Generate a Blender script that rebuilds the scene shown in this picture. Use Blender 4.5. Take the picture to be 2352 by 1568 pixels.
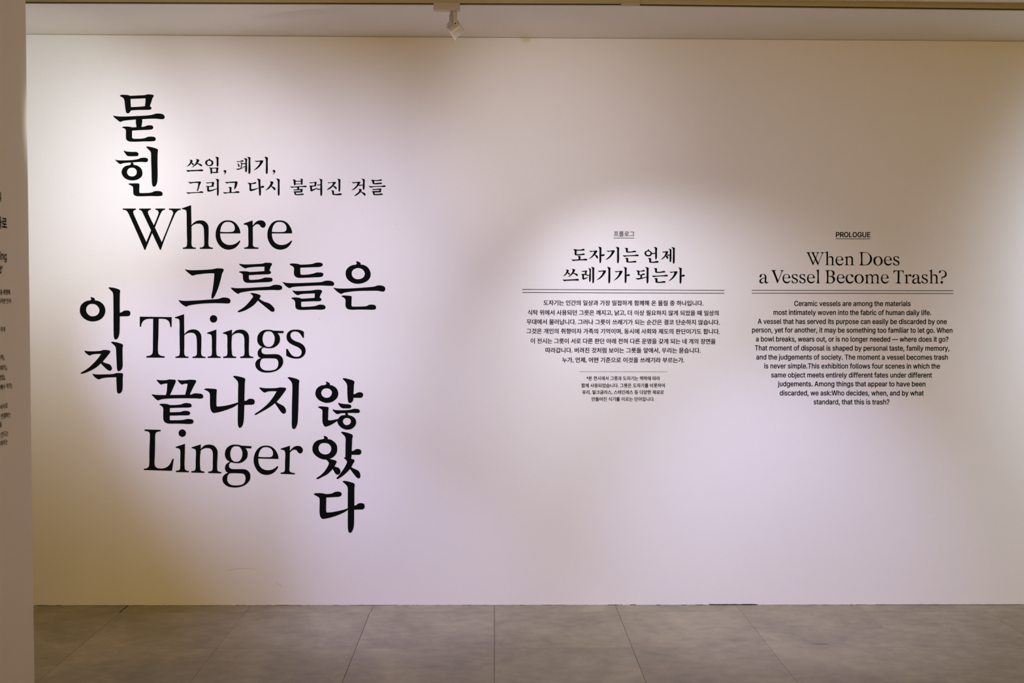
import bpy, bmesh, math, random
from mathutils import Vector, Matrix
from mathutils.geometry import tessellate_polygon

for o in list(bpy.data.objects): bpy.data.objects.remove(o)
SC = bpy.context.scene
COL = SC.collection
# ---------------------------------------------------------------- camera
EYE, DIST, CEIL = 1.51922, 5.545, 2.78381
cam_d = bpy.data.cameras.new('camera'); cam = bpy.data.objects.new('camera', cam_d); COL.objects.link(cam)
cam_d.sensor_width = 36; cam_d.lens = 39.7454; cam_d.clip_start = .05
cam.matrix_world = Matrix([[0.99987163, -0.00273335, -0.01578771, 0.0], [-0.01567111, 0.03841834, -0.99913885, -5.545], [0.00333753, 0.999258, 0.03837058, 1.5192191], [0.0, 0.0, 0.0, 1.0]])
cam_d.dof.use_dof = True; cam_d.dof.focus_distance = 5.5; cam_d.dof.aperture_fstop = 2.8
SC.camera = cam
# ---------------------------------------------------------------- world, lights, exposure
w = bpy.data.worlds.new('world'); SC.world = w; w.use_nodes = True
w.node_tree.nodes['Background'].inputs[0].default_value = (1.0, 0.72, 0.35, 1)
w.node_tree.nodes['Background'].inputs[1].default_value = 0.0200
SC.view_settings.view_transform = 'Standard'; SC.view_settings.look = 'None'
SC.view_settings.exposure = 0; SC.view_settings.gamma = 1; SC.view_settings.use_curve_mapping = False
SC.cycles.max_bounces = 8; SC.cycles.diffuse_bounces = 6

def spot_light(x, y, z, tx, ty, tz, half, power, col=None):
    d = bpy.data.lights.new('gallery_spot', 'SPOT'); o = bpy.data.objects.new('gallery_spot', d); COL.objects.link(o)
    d.energy = power; d.color = col; d.spot_size = 2 * half; d.spot_blend = 1; d.shadow_soft_size = .03
    o.location = (x, y, z)
    o.rotation_euler = (Vector((tx, ty, tz)) - Vector((x, y, z))).to_track_quat('-Z', 'Y').to_euler()
for s in [(-0.191, -0.711, 2.634, -1.38, -0.5, 1.78, 0.297, 45, (1.0, 0.8444, 0.4)), (-3.038, -0.789, 2.25, -0.17, 0.03, 0.121, 0.351, 202.03, (0.5629, 0.5671, 1.0)), (-1.701, -1.3, 2.25, -0.192, -0.026, -0.31, 0.277, 136.14, (0.5347, 0.5216, 1.0)), (3.6, -1.693, 2.25, 4.084, -0.03, 1.517, 1.052, 239.85, (0.7317, 0.8343, 1.0)), (-1.226, -2.99, 2.12, 0.678, 0.04, 0.933, 0.681, 155.94, (0.6277, 0.6428, 1.0)), (1.326, -2.035, 2.25, 1.467, 0.018, 0.063, 0.42, 144.73, (0.5873, 0.5811, 1.0)), (0.233, -1.211, 2.25, 0.844, -0.16, 1.044, 0.718, 75.48, (0.811, 0.8336, 1.0)), (1.634, -1.43, 2.25, -2.612, -0.109, 2.209, 0.248, 398.54, (0.9333, 0.9247, 1.0)), (-1.3, -1.273, 2.25, -2.255, -0.205, 2.08, 0.696, 40.15, (0.8699, 0.962, 1.0)), (-0.089, -1.328, 2.25, 0.243, 0.0, 2.274, 0.538, 14.12, (1.0, 0.9241, 0.9351)), (-0.868, -2.316, 2.12, -1.175, -0.0, 1.675, 0.562, 125.68, (0.7575, 0.7387, 1.0))]: spot_light(*s)
def area(name, loc, rot, sx, sy, power, col):
    d = bpy.data.lights.new(name, 'AREA'); o = bpy.data.objects.new(name, d); COL.objects.link(o)
    d.shape = 'RECTANGLE'; d.size = sx; d.size_y = sy; d.energy = power; d.color = col
    o.location = loc; o.rotation_euler = rot
area('corridor_fill', (-3.1, -2.5, CEIL - .03), (0, 0, 0), .8, 2.5, 21.62, (1.0, 0.7516, 0.4243))  # added warm fill behind the partition, not a known lamp
area('rear_fill', (0.5, -7.7, 1.5), (1.5708, 0, 0), 6, 2.2, 96.04, (1.0, 0.6479, 0.1388))  # added warm fill panel behind the camera for the ambient tone

# ---------------------------------------------------------------- helpers
def mat(name, col, rough=.6, spec=.3, noise=None, bump=None, coat=0):
    m = bpy.data.materials.new(name); m.use_nodes = True; nt = m.node_tree; b = nt.nodes['Principled BSDF']
    b.inputs['Base Color'].default_value = (*col, 1); b.inputs['Roughness'].default_value = rough
    b.inputs['Specular IOR Level'].default_value = spec; b.inputs['Coat Weight'].default_value = coat
    tc = nt.nodes.new('ShaderNodeTexCoord')
    if noise:
        sc, detail, lo, hi, stretch = noise
        mp = nt.nodes.new('ShaderNodeMapping'); mp.inputs['Scale'].default_value = stretch
        nt.links.new(tc.outputs['Object'], mp.inputs[0])
        n = nt.nodes.new('ShaderNodeTexNoise'); n.inputs['Scale'].default_value = sc; n.inputs['Detail'].default_value = detail
        nt.links.new(mp.outputs[0], n.inputs['Vector'])
        r = nt.nodes.new('ShaderNodeValToRGB'); r.color_ramp.elements[0].position = .3; r.color_ramp.elements[1].position = .7
        r.color_ramp.elements[0].color = (*[c * lo for c in col], 1); r.color_ramp.elements[1].color = (*[min(1, c * hi) for c in col], 1)
        nt.links.new(n.outputs['Fac'], r.inputs[0]); nt.links.new(r.outputs[0], b.inputs['Base Color'])
    if bump:
        n = nt.nodes.new('ShaderNodeTexNoise'); n.inputs['Scale'].default_value = bump[0]; n.inputs['Detail'].default_value = 3
        nt.links.new(tc.outputs['Object'], n.inputs['Vector'])
        u = nt.nodes.new('ShaderNodeBump'); u.inputs['Strength'].default_value = bump[1]; u.inputs['Distance'].default_value = bump[2]
        nt.links.new(n.outputs['Fac'], u.inputs['Height']); nt.links.new(u.outputs[0], b.inputs['Normal'])
    return m
M_WALL = mat('white_wall_paint', (.82, .82, .82), .85, .15, (260, 5, .965, 1.03, (1, 1, 1)), (230, .34, .0015))
M_PART = mat('partition_paint', (.72, .66, .56), .8, .15, None, (180, .25, .0015))
M_OUT = mat('unseen_wall_dark', (.30, .22, .13), .9, .1)  # unseen walls, colour made dark and warm to cut cool bounce
M_CEIL = mat('ceiling_paint', (.84, .80, .72), .9, .1, None, (120, .2, .001))
M_DARK = mat('black_gap', (.012, .012, .01), .9, .1)
M_VINYL = mat('black_cut_vinyl', (.0025, .0042, .0036), .85, .06)
M_TRACK = mat('painted_track_metal', (.42, .37, .22), .5, .4, (25, 3, .93, 1.06, (.2, 1, 8)))
M_LAMP = mat('white_lamp_plastic', (.46, .41, .32), .08, .5)
M_LENS = mat('lamp_lens', (.75, .66, .66), .35, .5)
M_SCUFF = mat('faint_scuff', (.66, .64, .62), .9, .1)
M_SPECK = mat('speck', (.25, .16, .14), .9, .1)

def link(name, me, m, parent=None, label=None):
    o = bpy.data.objects.new(name, me); COL.objects.link(o)
    if m: me.materials.append(m)
    if parent: o.parent = parent
    if label: o['label'] = label
    return o
def box(name, lo, hi, m, parent=None, label=None, bevel=0):
    bm = bmesh.new(); bmesh.ops.create_cube(bm, size=1)
    for v in bm.verts: v.co = Vector([lo[i] + (v.co[i] + .5) * (hi[i] - lo[i]) for i in range(3)])
    if bevel: bmesh.ops.bevel(bm, geom=bm.edges[:], offset=bevel, segments=3, profile=.6, affect='EDGES')
    me = bpy.data.meshes.new(name); bm.to_mesh(me); bm.free()
    return link(name, me, m, parent, label)
def thing(name, label, cat, loc=(0, 0, 0), group=None):
    o = bpy.data.objects.new(name, None); COL.objects.link(o); o.location = loc; o.empty_display_size = .1
    o['label'] = label; o['category'] = cat
    if group: o['group'] = group
    return o
def structure(o): o['kind'] = 'structure'; return o
def local(o, p):   # parts are written in world coordinates; put them under their thing
    o.parent = p; o.matrix_parent_inverse = Matrix.Translation(-p.location); return o

# ---------------------------------------------------------------- floor: base and single tiles
XL, XR, YB = -4.2, 4.8, -8.0
floor = structure(box('floor', (XL, YB, -.06), (XR, .12, -.004), M_DARK))
def tile_mat(name, col, lo, hi, seed):
    m = bpy.data.materials.new(name); m.use_nodes = True; nt = m.node_tree; b = nt.nodes['Principled BSDF']
    b.inputs['Specular IOR Level'].default_value = .5
    g = nt.nodes.new('ShaderNodeNewGeometry')
    def nz(scale, detail, stretch, dist=0):
        mp = nt.nodes.new('ShaderNodeMapping'); mp.inputs['Scale'].default_value = stretch; mp.inputs['Location'].default_value = (seed * 3.7, seed * 1.3, 0)
        nt.links.new(g.outputs['Position'], mp.inputs[0])
        n = nt.nodes.new('ShaderNodeTexNoise'); n.inputs['Scale'].default_value = scale; n.inputs['Detail'].default_value = detail; n.inputs['Roughness'].default_value = .62
        n.inputs['Distortion'].default_value = dist
        nt.links.new(mp.outputs[0], n.inputs['Vector']); return n
    a = nz(3.0, 8, (1, .75, 1), .5); c = nz(13, 8, (1, 1.25, 1), .5); f = nz(230, 4, (1, .8, 1))
    mx = nt.nodes.new('ShaderNodeMath'); mx.operation = 'MULTIPLY'; mx.inputs[1].default_value = .5; nt.links.new(a.outputs['Fac'], mx.inputs[0])
    m2 = nt.nodes.new('ShaderNodeMath'); m2.operation = 'MULTIPLY_ADD'; m2.inputs[1].default_value = .34; nt.links.new(c.outputs['Fac'], m2.inputs[0]); nt.links.new(mx.outputs[0], m2.inputs[2])
    m3 = nt.nodes.new('ShaderNodeMath'); m3.operation = 'MULTIPLY_ADD'; m3.inputs[1].default_value = .16; nt.links.new(f.outputs['Fac'], m3.inputs[0]); nt.links.new(m2.outputs[0], m3.inputs[2])
    r = nt.nodes.new('ShaderNodeValToRGB'); r.color_ramp.elements[0].position = .34; r.color_ramp.elements[1].position = .66
    r.color_ramp.elements[0].color = (*[v * lo for v in col], 1); r.color_ramp.elements[1].color = (*[v * hi for v in col], 1)
    nt.links.new(m3.outputs[0], r.inputs[0]); nt.links.new(r.outputs[0], b.inputs['Base Color'])
    rr = nt.nodes.new('ShaderNodeMapRange'); rr.inputs['To Min'].default_value = .33; rr.inputs['To Max'].default_value = .5
    nt.links.new(m3.outputs[0], rr.inputs[0]); nt.links.new(rr.outputs[0], b.inputs['Roughness'])
    return m
TM = [tile_mat('stone_look_tile', (.262, .222, .138), .58, 1.42, s) for s in range(3)]
S, X0 = 0.6008, 0.00433
# joint widths by column boundary (mm): some are open and dark, others closed tight
JW = {-3: 1.3, -2: .9, -1: 2.0, 0: 2.0, 1: 1.8, 2: 1.2, 3: .8, 4: .9}
ys = [.0, -.1243]
while ys[-1] > YB: ys.append(max(YB, ys[-1] - .5657))
rnd = random.Random(4)
for r in range(len(ys) - 1):
    y1, y0 = ys[r], ys[r + 1]
    if y1 - y0 < .02: continue
    for k in range(-7, 8):
        x0 = max(XL, X0 + k * S); x1 = min(XR, X0 + (k + 1) * S)
        sh = .004 if (r == 0) else 0
        gl = JW.get(k, 1.2) / 2000; gr = JW.get(k + 1, 1.2) / 2000
        gy1 = 0 if r == 0 else (.0008 if k in (-2, -1) and r == 1 else .0004)
        a, b_ = x0 + (sh if k == -1 else 0) + gl, x1 + (sh if k == -2 else 0) - gr
        if r == 0 and k == -4: b_ -= .005
        dz = rnd.uniform(-.0003, .0002)
        bm = bmesh.new(); bmesh.ops.create_cube(bm, size=1)
        for v in bm.verts: v.co = Vector((a + (v.co.x + .5) * (b_ - a), y0 + .0003 + (v.co.y + .5) * (y1 - gy1 - y0 - .0003), -.0041 + (v.co.z + .5) * (.0041 + dz)))
        me = bpy.data.meshes.new('tile'); bm.to_mesh(me); bm.free()
        link('tile', me, TM[(r * 5 + k) % 3], floor)
# thin dark scratch on a tile in front of the right-hand text
sm = box('scratch', (1.4027, -0.6419, .0), (1.4716, -0.6349, .0003), mat('dark_scratch', (.1, .09, .07), .8, .1), floor)

# ---------------------------------------------------------------- back wall with chipped lower edge
def edge_profile(x0, x1, gaps, base, seed):
    rr = random.Random(seed); pts = []; x = x0
    while x < x1:
        h = base + rr.random() ** 3 * .0016
        for g0, g1, gh in gaps:
            if g0 <= x <= g1: h = gh * rr.uniform(.75, 1.1)
        pts.append((x, h)); x += rr.uniform(.004, .03); pts.append((x, h)); x += .0005
    pts.append((x1, base)); return pts
def flat_poly(pts, y0, y1, name, m, parent=None):
    bm = bmesh.new(); vs = [bm.verts.new((x, y0, z)) for x, z in pts]; f = bm.faces.new(vs)
    f.normal_update()
    r = bmesh.ops.extrude_face_region(bm, geom=[f])
    for v in [g for g in r['geom'] if isinstance(g, bmesh.types.BMVert)]: v.co.y = y1
    bmesh.ops.triangulate(bm, faces=[f for f in bm.faces if len(f.verts) > 4]); bmesh.ops.recalc_face_normals(bm, faces=bm.faces)
    me = bpy.data.meshes.new(name); bm.to_mesh(me); bm.free(); return link(name, me, m, parent)
GAPS = [(-2.261, -2.203, 0.0022), (-2.065, -1.787, 0.0014), (-1.167, -1.146, 0.0012), (-1.082, -1.007, 0.002), (-0.674, -0.477, 0.0018), (-0.33, -0.309, 0.002), (0.565, 0.623, 0.0028), (0.662, 0.699, 0.0034), (0.987, 1.035, 0.0026), (1.044, 1.308, 0.0042), (1.933, 2.647, 0.0018)]
low = edge_profile(XL, XR, GAPS, .0006, 3)
top = edge_profile(XL, XR, [(-9, 9, .0016)], .001, 8)
wall = structure(flat_poly([(x, z) for x, z in low] + [(x, CEIL - .0005 - z) for x, z in reversed(top)], 0, .05, 'wall_back', M_WALL))
box('gap_backing', (XL, .006, -.003), (XR, .05, .03), M_DARK, wall).location.y = .0001
box('gap_shade', (XL, .051, 0), (XR, .06, CEIL), M_DARK, wall)  # black sheet that puts shade into the gap under the ceiling
structure(box('wall_right', (XR, YB, 0), (XR + .1, .12, CEIL), M_OUT))
structure(box('wall_rear', (XL, YB - .1, 0), (XR, YB, CEIL), M_OUT))
structure(box('wall_corridor', (XL - .1, YB, 0), (XL, .12, CEIL), M_OUT))
structure(box('ceiling', (XL, YB, CEIL), (XR, .12, CEIL + .08), M_CEIL))
# partition that runs toward the camera at the left edge of the view
PX, PY = -1.791, -1.155
part = structure(box('wall_left', (PX - .16, YB, 0), (PX, PY, CEIL), M_PART, bevel=.003))

# ---------------------------------------------------------------- lettering helpers
def smooth(pts, n=5):
    """closed outline; points flagged as corners stay sharp"""
    N = len(pts); out = []
    def tan(i):
        p0, p1, p2 = pts[i - 1], pts[i], pts[(i + 1) % N]
        if p1[2]: return None
        a = (p1[0] - p0[0], p1[1] - p0[1]); b = (p2[0] - p1[0], p2[1] - p1[1])
        la, lb = math.hypot(*a) or 1e-9, math.hypot(*b) or 1e-9
        wa, wb = la ** .4, lb ** .4
        t = (a[0] / la * wa + b[0] / lb * wb, a[1] / la * wa + b[1] / lb * wb); l = math.hypot(*t) or 1
        return (t[0] / l, t[1] / l)
    T = [tan(i) for i in range(N)]
    for i in range(N):
        j = (i + 1) % N; p, q = pts[i], pts[j]; d = (q[0] - p[0], q[1] - p[1]); L = math.hypot(*d)
        out.append((p[0], p[1]))
        if T[i] is None and T[j] is None: continue
        u = (d[0] / (L or 1), d[1] / (L or 1))
        t0 = T[i] or u; t1 = T[j] or u
        h = L / 3
        if T[i] is None: t0 = (2 * u[0] - t1[0], 2 * u[1] - t1[1]); l = math.hypot(*t0) or 1; t0 = (t0[0] / l, t0[1] / l)
        if T[j] is None: t1 = (2 * u[0] - t0[0], 2 * u[1] - t0[1]); l = math.hypot(*t1) or 1; t1 = (t1[0] / l, t1[1] / l)
        c1 = (p[0] + t0[0] * h, p[1] + t0[1] * h); c2 = (q[0] - t1[0] * h, q[1] - t1[1] * h)
        for k in range(1, n):
            s = k / n; a, b, c, e = (1 - s) ** 3, 3 * s * (1 - s) ** 2, 3 * s * s * (1 - s), s ** 3
            out.append((a * p[0] + b * c1[0] + c * c2[0] + e * q[0], a * p[1] + b * c1[1] + c * c2[1] + e * q[1]))
    return out
def parse(s, ox, oz):
    pts = []
    for t in s.split():
        c = t.endswith('c'); a, b = t.rstrip('c').split(',')
        pts.append((ox + int(a) * 1e-4, oz + int(b) * 1e-4, c))
    return pts
def glyph_mesh(name, contours, ox, oz, org, n=5, th=.0008):
    """contours: '+outline' and '-hole' strings in tenths of a millimetre; builds a thin cut-vinyl letter on the wall"""
    V, F = [], []; i = 0; lay = 0
    while i < len(contours):
        loops = [smooth(parse(contours[i][1:], ox, oz), n)]; i += 1
        while i < len(contours) and contours[i][0] == '-':
            loops.append(smooth(parse(contours[i][1:], ox, oz), n)); i += 1
        y = -th - .00012 * lay; lay += 1
        flat = [p for l in loops for p in l]; base = len(V); m = len(flat)
        V += [(x - org[0], y, z - org[2]) for x, z in flat] + [(x - org[0], -.0001, z - org[2]) for x, z in flat]
        for t in tessellate_polygon([[Vector((x, z, 0)) for x, z in l] for l in loops]):
            a, b, c = [flat[k] for k in t]
            cr = (b[0] - a[0]) * (c[1] - a[1]) - (b[1] - a[1]) * (c[0] - a[0])
            if abs(cr) < 1e-14: continue
            F.append([base + k for k in (t if cr > 0 else reversed(t))])
        k0 = 0
        for l in loops:
            for k in range(len(l)):
                k2 = (k + 1) % len(l); F.append([base + k0 + k, base + k0 + k2, base + m + k0 + k2, base + m + k0 + k])
            k0 += len(l)
    me = bpy.data.meshes.new(name); me.from_pydata(V, [], F); me.materials.append(M_VINYL); return me
def word(name, label, glyphs, pname, n=5, cat='lettering'):
    """glyphs: list of (ox, oz, contours)"""
    org = (glyphs[0][0] * 1e-4, 0, glyphs[0][1] * 1e-4)
    t = thing(name, label, cat, org)
    for ox, oz, con in glyphs:
        me = glyph_mesh(pname, con, ox * 1e-4, oz * 1e-4, org, n)
        o = bpy.data.objects.new(pname, me); COL.objects.link(o); o.parent = t
    return t
_cache = {}
# outlines of the sans-serif Latin letters: advance, then closed outlines of x,y and both handle offsets (cap height 509)
LAT = {
' ': (188, []),
',': (188, [['38,-119,15,0,10,63 68,71,-10,-63,23,0 137,71,-23,0,-18,-63 84,-119,18,63,-15,0']]),
'.': (188, [['95,-4,13,0,-12,0 63,9,9,-9,-9,9 50,41,0,-13,0,13 63,73,-9,-8,9,9 95,87,-12,0,13,0 128,73,-9,9,9,-8 141,41,0,13,0,-13 128,9,9,9,-9,-9']]),
':': (188, [['95,-4,13,0,-12,0 63,9,9,-9,-9,9 50,41,0,-13,0,13 63,73,-9,-8,9,9 95,87,-12,0,13,0 128,73,-9,9,9,-8 141,41,0,13,0,-13 128,9,9,9,-9,-9'], ['95,271,13,0,-12,0 63,284,9,-9,-9,9 50,316,0,-12,0,13 63,349,-9,-9,9,8 95,362,-12,0,13,0 128,349,-9,8,9,-9 141,316,0,13,0,-12 128,284,9,9,-9,-9']]),
'?': (359, [['132,152,21,0,0,2 132,159,0,-2,0,31 141,230,-6,-17,6,16 168,269,-12,-10,11,10 209,298,-16,-10,15,10 247,334,-10,-14,10,14 262,384,0,-19,0,16 250,425,8,-12,-7,12 220,452,13,-6,-12,6 178,462,15,0,-15,0 137,453,13,6,-13,-6 106,425,8,13,-8,-12 92,378,1,19,-22,0 27,378,22,0,1,29 49,452,-14,-20,14,21 103,499,-23,-10,22,11 178,516,-28,0,29,0 255,498,-22,12,22,-11 306,451,-12,20,12,-20 324,382,0,26,0,-28 306,311,12,20,-12,-19 254,261,23,14,-14,-9 219,235,9,8,-9,-8 200,205,4,12,-4,-11 194,158,0,20,0,-2 194,152,0,2,-21,0'], ['164,-4,12,0,-13,0 131,9,9,-9,-8,9 118,41,0,-13,0,12 131,73,-8,-9,9,9 164,86,-13,0,12,0 196,73,-9,9,9,-9 209,41,0,12,0,-13 196,9,9,9,-9,-9']]),
'A': (480, [['16,0,23,0,62,170 201,509,-61,-170,25,0 276,509,-25,0,62,-170 463,0,-62,170,-23,0 395,0,23,0,-36,101 287,302,36,-100,-6,19 264,372,9,-28,-9,28 232,478,13,-43,4,0 245,478,-4,0,-12,-43 213,371,9,28,-9,-28 191,302,5,18,-36,-100 85,0,35,101,-23,0'], ['110,142,87,0,0,19 110,199,0,-19,87,0 370,199,-87,0,0,-19 370,142,0,19,-87,0']]),
'C': (510, [['267,-7,26,0,-44,0 150,25,34,-21,-34,21 70,115,19,-39,-20,39 40,254,0,-53,0,54 70,393,-20,-39,19,39 150,484,-34,-22,34,21 267,516,-44,0,26,0 340,504,-23,8,23,-7 402,471,-18,15,18,-14 448,418,-12,21,12,-20 473,348,-5,26,-22,0 408,348,22,0,-4,18 389,395,9,-14,-8,13 357,428,13,-9,-12,10 315,449,16,-5,-15,5 267,456,17,0,-31,0 184,432,24,16,-25,-15 125,364,14,30,-14,-30 103,254,0,43,0,-43 125,145,-14,30,15,-30 184,76,-25,16,25,-15 267,53,-31,0,17,0 315,60,-15,-5,16,5 357,81,-12,-10,13,9 389,114,-8,-13,9,14 408,160,-4,-17,22,0 473,160,-22,0,-4,-25 448,91,12,20,-12,-21 402,38,19,14,-18,-15 341,5,22,7,-23,-8']]),
'E': (419, [['60,0,105,0,0,170 60,509,0,-170,104,0 372,509,-104,0,0,-19 372,452,0,19,-82,0 125,452,82,0,0,-56 125,286,0,55,77,0 355,286,-77,0,0,-19 355,229,0,19,-77,0 125,229,77,0,0,-57 125,57,0,57,83,0 375,57,-83,0,0,-19 375,0,0,19,-105,0']]),
'G': (520, [['269,-7,40,0,-46,0 149,25,35,-21,-34,21 69,116,19,-39,-19,39 40,254,0,-53,0,54 69,393,-19,-39,19,39 149,484,-34,-22,34,21 265,516,-44,0,27,0 340,504,-23,8,24,-8 403,469,-18,15,19,-15 449,416,-12,21,12,-20 474,349,-4,24,-22,0 408,349,22,0,-5,16 387,393,9,-13,-8,13 356,427,12,-10,-12,9 315,448,15,-4,-15,5 265,456,18,0,-30,0 183,432,25,16,-24,-15 125,364,14,30,-14,-30 103,254,0,43,0,-43 125,145,-14,30,15,-30 184,76,-25,16,25,-15 269,53,-32,0,28,0 345,71,-22,-12,22,12 396,123,-12,-22,13,23 415,202,0,-30,6,-1 434,199,-6,1,-50,0 283,199,50,0,0,19 283,256,0,-19,65,0 478,256,-65,0,0,-19 478,200,0,19,0,-42 451,91,18,31,-18,-31 377,19,31,17,-32,-17']]),
'L': (393, [['60,0,100,0,0,170 60,509,0,-170,22,0 125,509,-22,0,0,-151 125,57,0,151,78,0 361,57,-79,0,0,-19 361,0,0,19,-100,0']]),
'O': (533, [['267,-7,44,0,-44,0 150,25,34,-21,-34,21 70,115,20,-39,-20,39 40,254,0,-53,0,54 70,393,-20,-39,20,39 150,484,-34,-22,34,21 267,516,-44,0,44,0 384,484,-34,21,34,-22 464,393,-20,39,19,-39 493,254,0,54,0,-53 464,115,19,39,-20,-39 384,25,34,21,-34,-21', '267,53,-31,0,30,0 349,76,-24,-15,25,15 408,144,-14,-30,15,30 430,254,0,-43,0,44 408,365,15,-30,-14,30 349,433,25,-16,-24,15 267,456,30,0,-31,0 184,433,25,15,-25,-16 125,364,15,30,-14,-30 103,254,0,43,0,-43 125,144,-14,30,15,-30 184,76,-25,16,25,-15']]),
'P': (445, [['60,0,22,0,0,170 60,509,0,-170,58,0 235,509,-58,0,39,0 332,487,-25,15,26,-14 390,430,-13,24,12,-25 409,348,0,30,0,-31 390,265,12,25,-13,-24 332,207,26,15,-25,-14 235,186,39,0,-42,0 109,186,42,0,0,19 109,242,0,-18,41,0 233,242,-42,0,26,0 297,256,-16,-9,16,9 333,294,-8,-16,8,16 344,348,0,-20,0,20 333,402,8,-16,-8,15 297,439,16,-9,-17,9 232,452,27,0,-36,0 125,452,35,0,0,-151 125,0,0,151,-22,0']]),
'R': (449, [['60,0,22,0,0,170 60,509,0,-170,59,0 236,509,-59,0,39,0 333,489,-26,13,26,-14 390,433,-12,24,13,-23 409,352,0,30,0,-31 390,271,13,24,-12,-23 333,217,26,13,-26,-13 236,198,39,0,-47,0 96,198,47,0,0,19 96,255,0,-19,46,0 234,255,-46,0,26,0 298,267,-17,-8,16,8 334,300,-8,-14,7,15 345,352,0,-20,0,20 334,405,7,-15,-8,15 298,440,16,-9,-17,8 233,452,26,0,-36,0 125,452,36,0,0,-151 125,0,0,151,-22,0'], ['353,0,25,0,-41,76 230,229,41,-76,24,0 303,229,-24,0,41,-76 428,0,-42,76,-25,0']]),
'T': (449, [['32,452,53,0,0,19 32,509,0,-19,128,0 417,509,-129,0,0,-19 417,452,0,19,-54,0 257,452,53,0,0,-151 257,0,0,151,-22,0 193,0,21,0,0,151 193,452,0,-151,-54,0']]),
'U': (517, [['259,-8,40,0,-40,0 154,15,30,-15,-30,16 85,80,16,-27,-17,27 60,173,0,-35,0,112 60,509,0,-112,21,0 124,509,-21,0,0,-110 124,178,0,110,0,-24 141,113,-11,19,11,-19 187,68,-20,11,20,-11 259,52,-28,0,28,0 331,68,-20,-11,20,11 377,113,-11,-19,10,19 393,178,0,-24,0,110 393,509,0,-110,21,0 457,509,-21,0,0,-112 457,173,0,112,0,-35 433,80,16,27,-17,-27 363,15,30,16,-29,-15']]),
'W': (686, [['155,0,25,0,-46,170 16,509,47,-170,22,0 82,509,-22,0,27,-105 163,196,-27,104,5,-17 175,145,-3,18,4,-17 187,94,-4,17,3,-18 197,40,-3,18,-3,0 189,40,3,0,4,18 200,94,-4,-18,3,17 211,145,-4,-17,4,18 224,196,-4,-17,27,104 306,509,-27,-105,25,0 380,509,-25,0,27,-105 462,196,-28,104,4,-17 474,145,-4,18,4,-17 486,94,-4,17,4,-18 497,40,-3,18,-3,0 488,40,3,0,4,18 499,94,-4,-18,3,17 510,145,-4,-17,5,18 523,196,-4,-17,27,104 603,509,-27,-105,22,0 670,509,-23,0,-47,-170 530,0,47,170,-25,0 455,0,25,0,-29,108 368,323,29,-108,-6,21 351,391,6,-24,-5,25 336,475,5,-31,5,0 350,475,-5,0,-5,-30 335,395,5,24,-5,-24 318,323,6,24,-29,-108 230,0,30,108,-25,0']]),
'a': (389, [['160,-9,22,0,-24,0 94,5,20,-9,-19,9 48,45,11,-18,-12,17 30,108,0,-25,0,22 43,161,-8,-14,9,14 78,193,-15,-8,14,8 125,211,-17,-4,18,4 178,220,-18,-2,23,3 234,227,-15,-2,14,1 265,235,-7,-4,7,4 276,255,0,-10,0,0 276,257,0,-1,0,15 267,297,6,-11,-6,11 240,322,12,-6,-12,6 196,331,17,0,-18,0 149,322,13,6,-13,-5 118,301,8,8,-8,-9 100,274,4,9,-20,6 41,291,20,-6,9,23 79,346,-17,-14,16,14 133,375,-20,-6,20,6 194,384,-21,0,14,0 239,379,-16,4,16,-3 286,360,-15,10,15,-9 322,320,-9,18,10,-17 337,251,0,29,0,-83 337,0,0,84,-20,0 277,0,20,0,0,17 277,52,0,-17,-2,0 272,52,2,0,-4,-9 252,25,9,9,-9,-10 215,1,15,6,-15,-6', '170,45,-15,0,23,0 228,59,-16,-9,15,9 263,93,-8,-14,8,14 276,138,0,-16,0,17 276,190,0,-17,-3,-3 259,182,9,2,-8,-2 231,176,11,2,-10,-2 200,171,10,1,-10,-1 175,168,7,1,-14,-2 134,159,13,4,-13,-5 103,139,8,9,-7,-8 92,105,0,14,0,-13 102,72,-7,9,7,-9 130,52,-12,5,12,-4']]),
'b': (424, [['229,-8,32,0,-23,0 172,4,15,-8,-14,8 138,31,8,-10,-9,11 118,59,5,-8,-2,0 112,59,2,0,0,-20 112,0,0,20,-20,0 53,0,19,0,0,170 53,509,0,-170,20,0 114,509,-21,0,0,-63 114,319,0,63,1,0 118,319,-1,0,5,8 137,346,-8,-10,8,10 171,373,-14,-8,15,8 229,384,-24,0,32,0 313,361,-24,15,24,-16 370,293,-14,29,13,-30 390,189,0,40,0,-40 370,84,13,30,-14,-29 313,16,24,16,-24,-16', '220,47,-23,0,24,0 279,66,-16,-13,16,12 316,117,-8,-22,8,21 328,189,0,-27,0,27 316,261,8,-21,-8,21 280,311,16,-12,-16,13 220,330,24,0,-23,0 161,312,16,12,-16,-12 125,263,8,21,-8,-21 113,189,0,28,0,-28 125,115,-8,21,8,-21 162,65,-16,12,16,-12']]),
'c': (396, [['207,-8,19,0,-34,0 117,16,26,-16,-26,17 56,85,15,-29,-15,29 34,187,0,-38,0,40 56,291,-15,-29,15,30 117,360,-26,-17,26,16 207,384,-34,0,19,0 260,377,-17,5,16,-5 305,356,-13,9,14,-9 340,322,-10,13,10,-13 362,277,-5,17,-20,-5 303,262,19,5,-3,10 290,289,6,-8,-5,8 270,311,8,-6,-8,6 242,325,11,-3,-10,3 207,330,13,0,-25,0 145,310,16,13,-16,-13 108,258,8,22,-8,-21 96,187,0,26,0,-25 108,117,-8,22,8,-21 145,66,-16,13,16,-13 207,46,-25,0,13,0 243,52,-11,-4,10,3 271,66,-8,-6,8,6 292,89,-6,-9,5,8 304,117,-3,-10,20,-5 363,102,-20,5,-5,-17 341,56,10,14,-9,-13 306,21,14,10,-13,-9 261,-1,16,5,-17,-5']]),
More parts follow.
